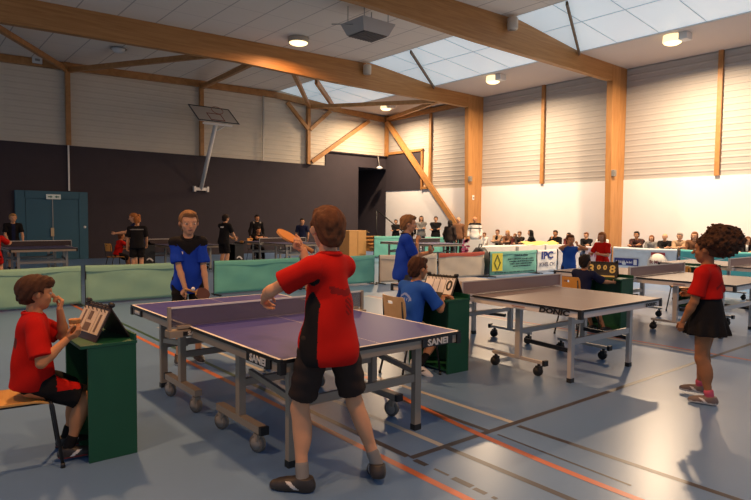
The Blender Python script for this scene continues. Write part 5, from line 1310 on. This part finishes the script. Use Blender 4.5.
# ---- people seated along the white wall
LAP = {'R': dict(p=(.05, .20, .40), pole=(.8, -.6, -.4), curl=.5), 'L': dict(p=(-.05, .20, .40), pole=(-.8, -.6, -.4), curl=.5)}
FOLD = {'R': dict(p=(-.06, .20, .50), pole=(1, -.2, -.6), dir=(-1, .1, .1), palm=(0, -1, 0)), 'L': dict(p=(.06, .215, .48), pole=(-1, -.2, -.6), dir=(1, .1, .1), palm=(0, -1, 0))}
CHIN = {'R': dict(p=(.02, .20, .60), pole=(.6, .3, -1), curl=.8, dir=(0, -.2, 1), palm=(0, -1, 0)), 'L': dict(p=(-.05, .20, .40), pole=(-.8, -.6, -.4), curl=.5)}
def sit(label, y, ztop, topc, hair, hands=None, sk=None, fac=(-1, -.1), x=19.15, botc=None, top2=None, mfn=None, kid=False, lean=14, head=(0, 6, 0), wide=1.0):
    H = (ztop-.53)/(.475 if not kid else .49) ; H = max(1.15, min(1.80, H)); pz = .53
    tp = dict(m=[topc]+([top2] if top2 else []), sleeve=1.88, hem=-.04, loose=1.2, off=.016, name='jacket')
    if mfn: tp['mfn'] = mfn
    return person(label, (x, y), fac, H=H, pelvis=(0, -.02, pz), lean=lean, head=head, hands=hands or LAP, feet={'L': dict(p=(-.07, .26, .045), pole=(0, 1, 1)), 'R': dict(p=(.07, .25, .045), pole=(0, 1, 1))},
      top=tp, bottom=dict(kind='pants', m=botc or C_JEAN), hair=hair, shoes=(S_DARK, S_SOLE), sk=sk, cell=.016, group=WG, kid=kid, wide=wide)
sit('small seated child in white beside the timber pillar', 16.1, 1.07, C_WHITE, ('short', H_BROWN), kid=True)
sit('seated person in a grey coat over a dark shirt behind the green banner', 15.4, 1.24, C_TAN, ('short', H_BROWN), FOLD, top2=C_BLACK, mfn=lambda lx, ly, lz, k: np.where((k == 0) & (np.abs(lx) < .035) & (ly > .02), 1, 0))
sit('seated person with light hair in a brown jacket behind the green banner', 14.9, 1.22, C_BROWN, ('bob', H_BLOND), FOLD)
sit('small seated child in a rust jacket leaning on a neighbour', 14.55, 1.03, C_MAROON, ('bob', H_CHEST), kid=True)
sit('seated person in dark clothes beside the hooded figure', 14.32, 1.19, C_CHAR, ('short', H_BROWN), FOLD)
sit('seated figure in a black hooded garment turned sideways', 13.70, 1.27, C_BLACK, ('hood', C_BLACK), FOLD, fac=(-.7, .7), wide=1.1, lean=18)
sit('seated dark-haired man in black holding his chin behind the blue-lettered banner', 12.7, 1.27, C_BLACK, ('short', H_DARK), CHIN, sk=SK_TAN)
sit('seated woman with long dark hair in a dark brown top behind the grey board', 12.15, 1.19, C_MAROON, ('long', H_DARK), FOLD)
sit('seated man in a black sweater just right of the child in the blue vest', 11.45, 1.22, C_BLACK, ('short', H_CHEST), FOLD)
sit('seated person in a white shirt in front of the nearer timber pillar', 10.85, 1.22, C_WHITE, ('short', H_BROWN), LAP)
sit('seated man in a dark checked shirt, arms folded, first right of the timber pillar', 9.62, 1.30, C_CHAR, ('short', H_DARK), FOLD, top2=C_MAROON, mfn=lambda lx, ly, lz, k: np.where((np.sin(lx*180) > .3) & (np.sin(lz*180) > -.3), 1, 0), sk=SK_TAN)
sit('seated person with light brown hair in a pale jacket above the printed blue label', 9.13, 1.18, C_GREY, ('bob', H_CHEST), LAP)
sit('seated bald man in a black padded jacket above the round emblem', 8.70, 1.25, C_BLACK, ('bald', H_GREY), FOLD)
sit('seated older man in a taupe jacket between the bald man and the long-haired woman', 8.24, 1.29, C_TAN, ('short', H_GREY), FOLD)
sit('seated woman with long chestnut hair in a rust coat, rightmost beside the girl in red', 7.80, 1.33, C_BROWN, ('long', H_CHEST), LAP)
sit('seated person with dark hair in dark clothes at the right edge', 6.35, 1.22, C_BLACK, ('long', H_BROWN), FOLD, top2=C_WHITE, mfn=lambda lx, ly, lz, k: np.where((k == 0) & (np.abs(lx) < .02) & (ly > .02), 1, 0))
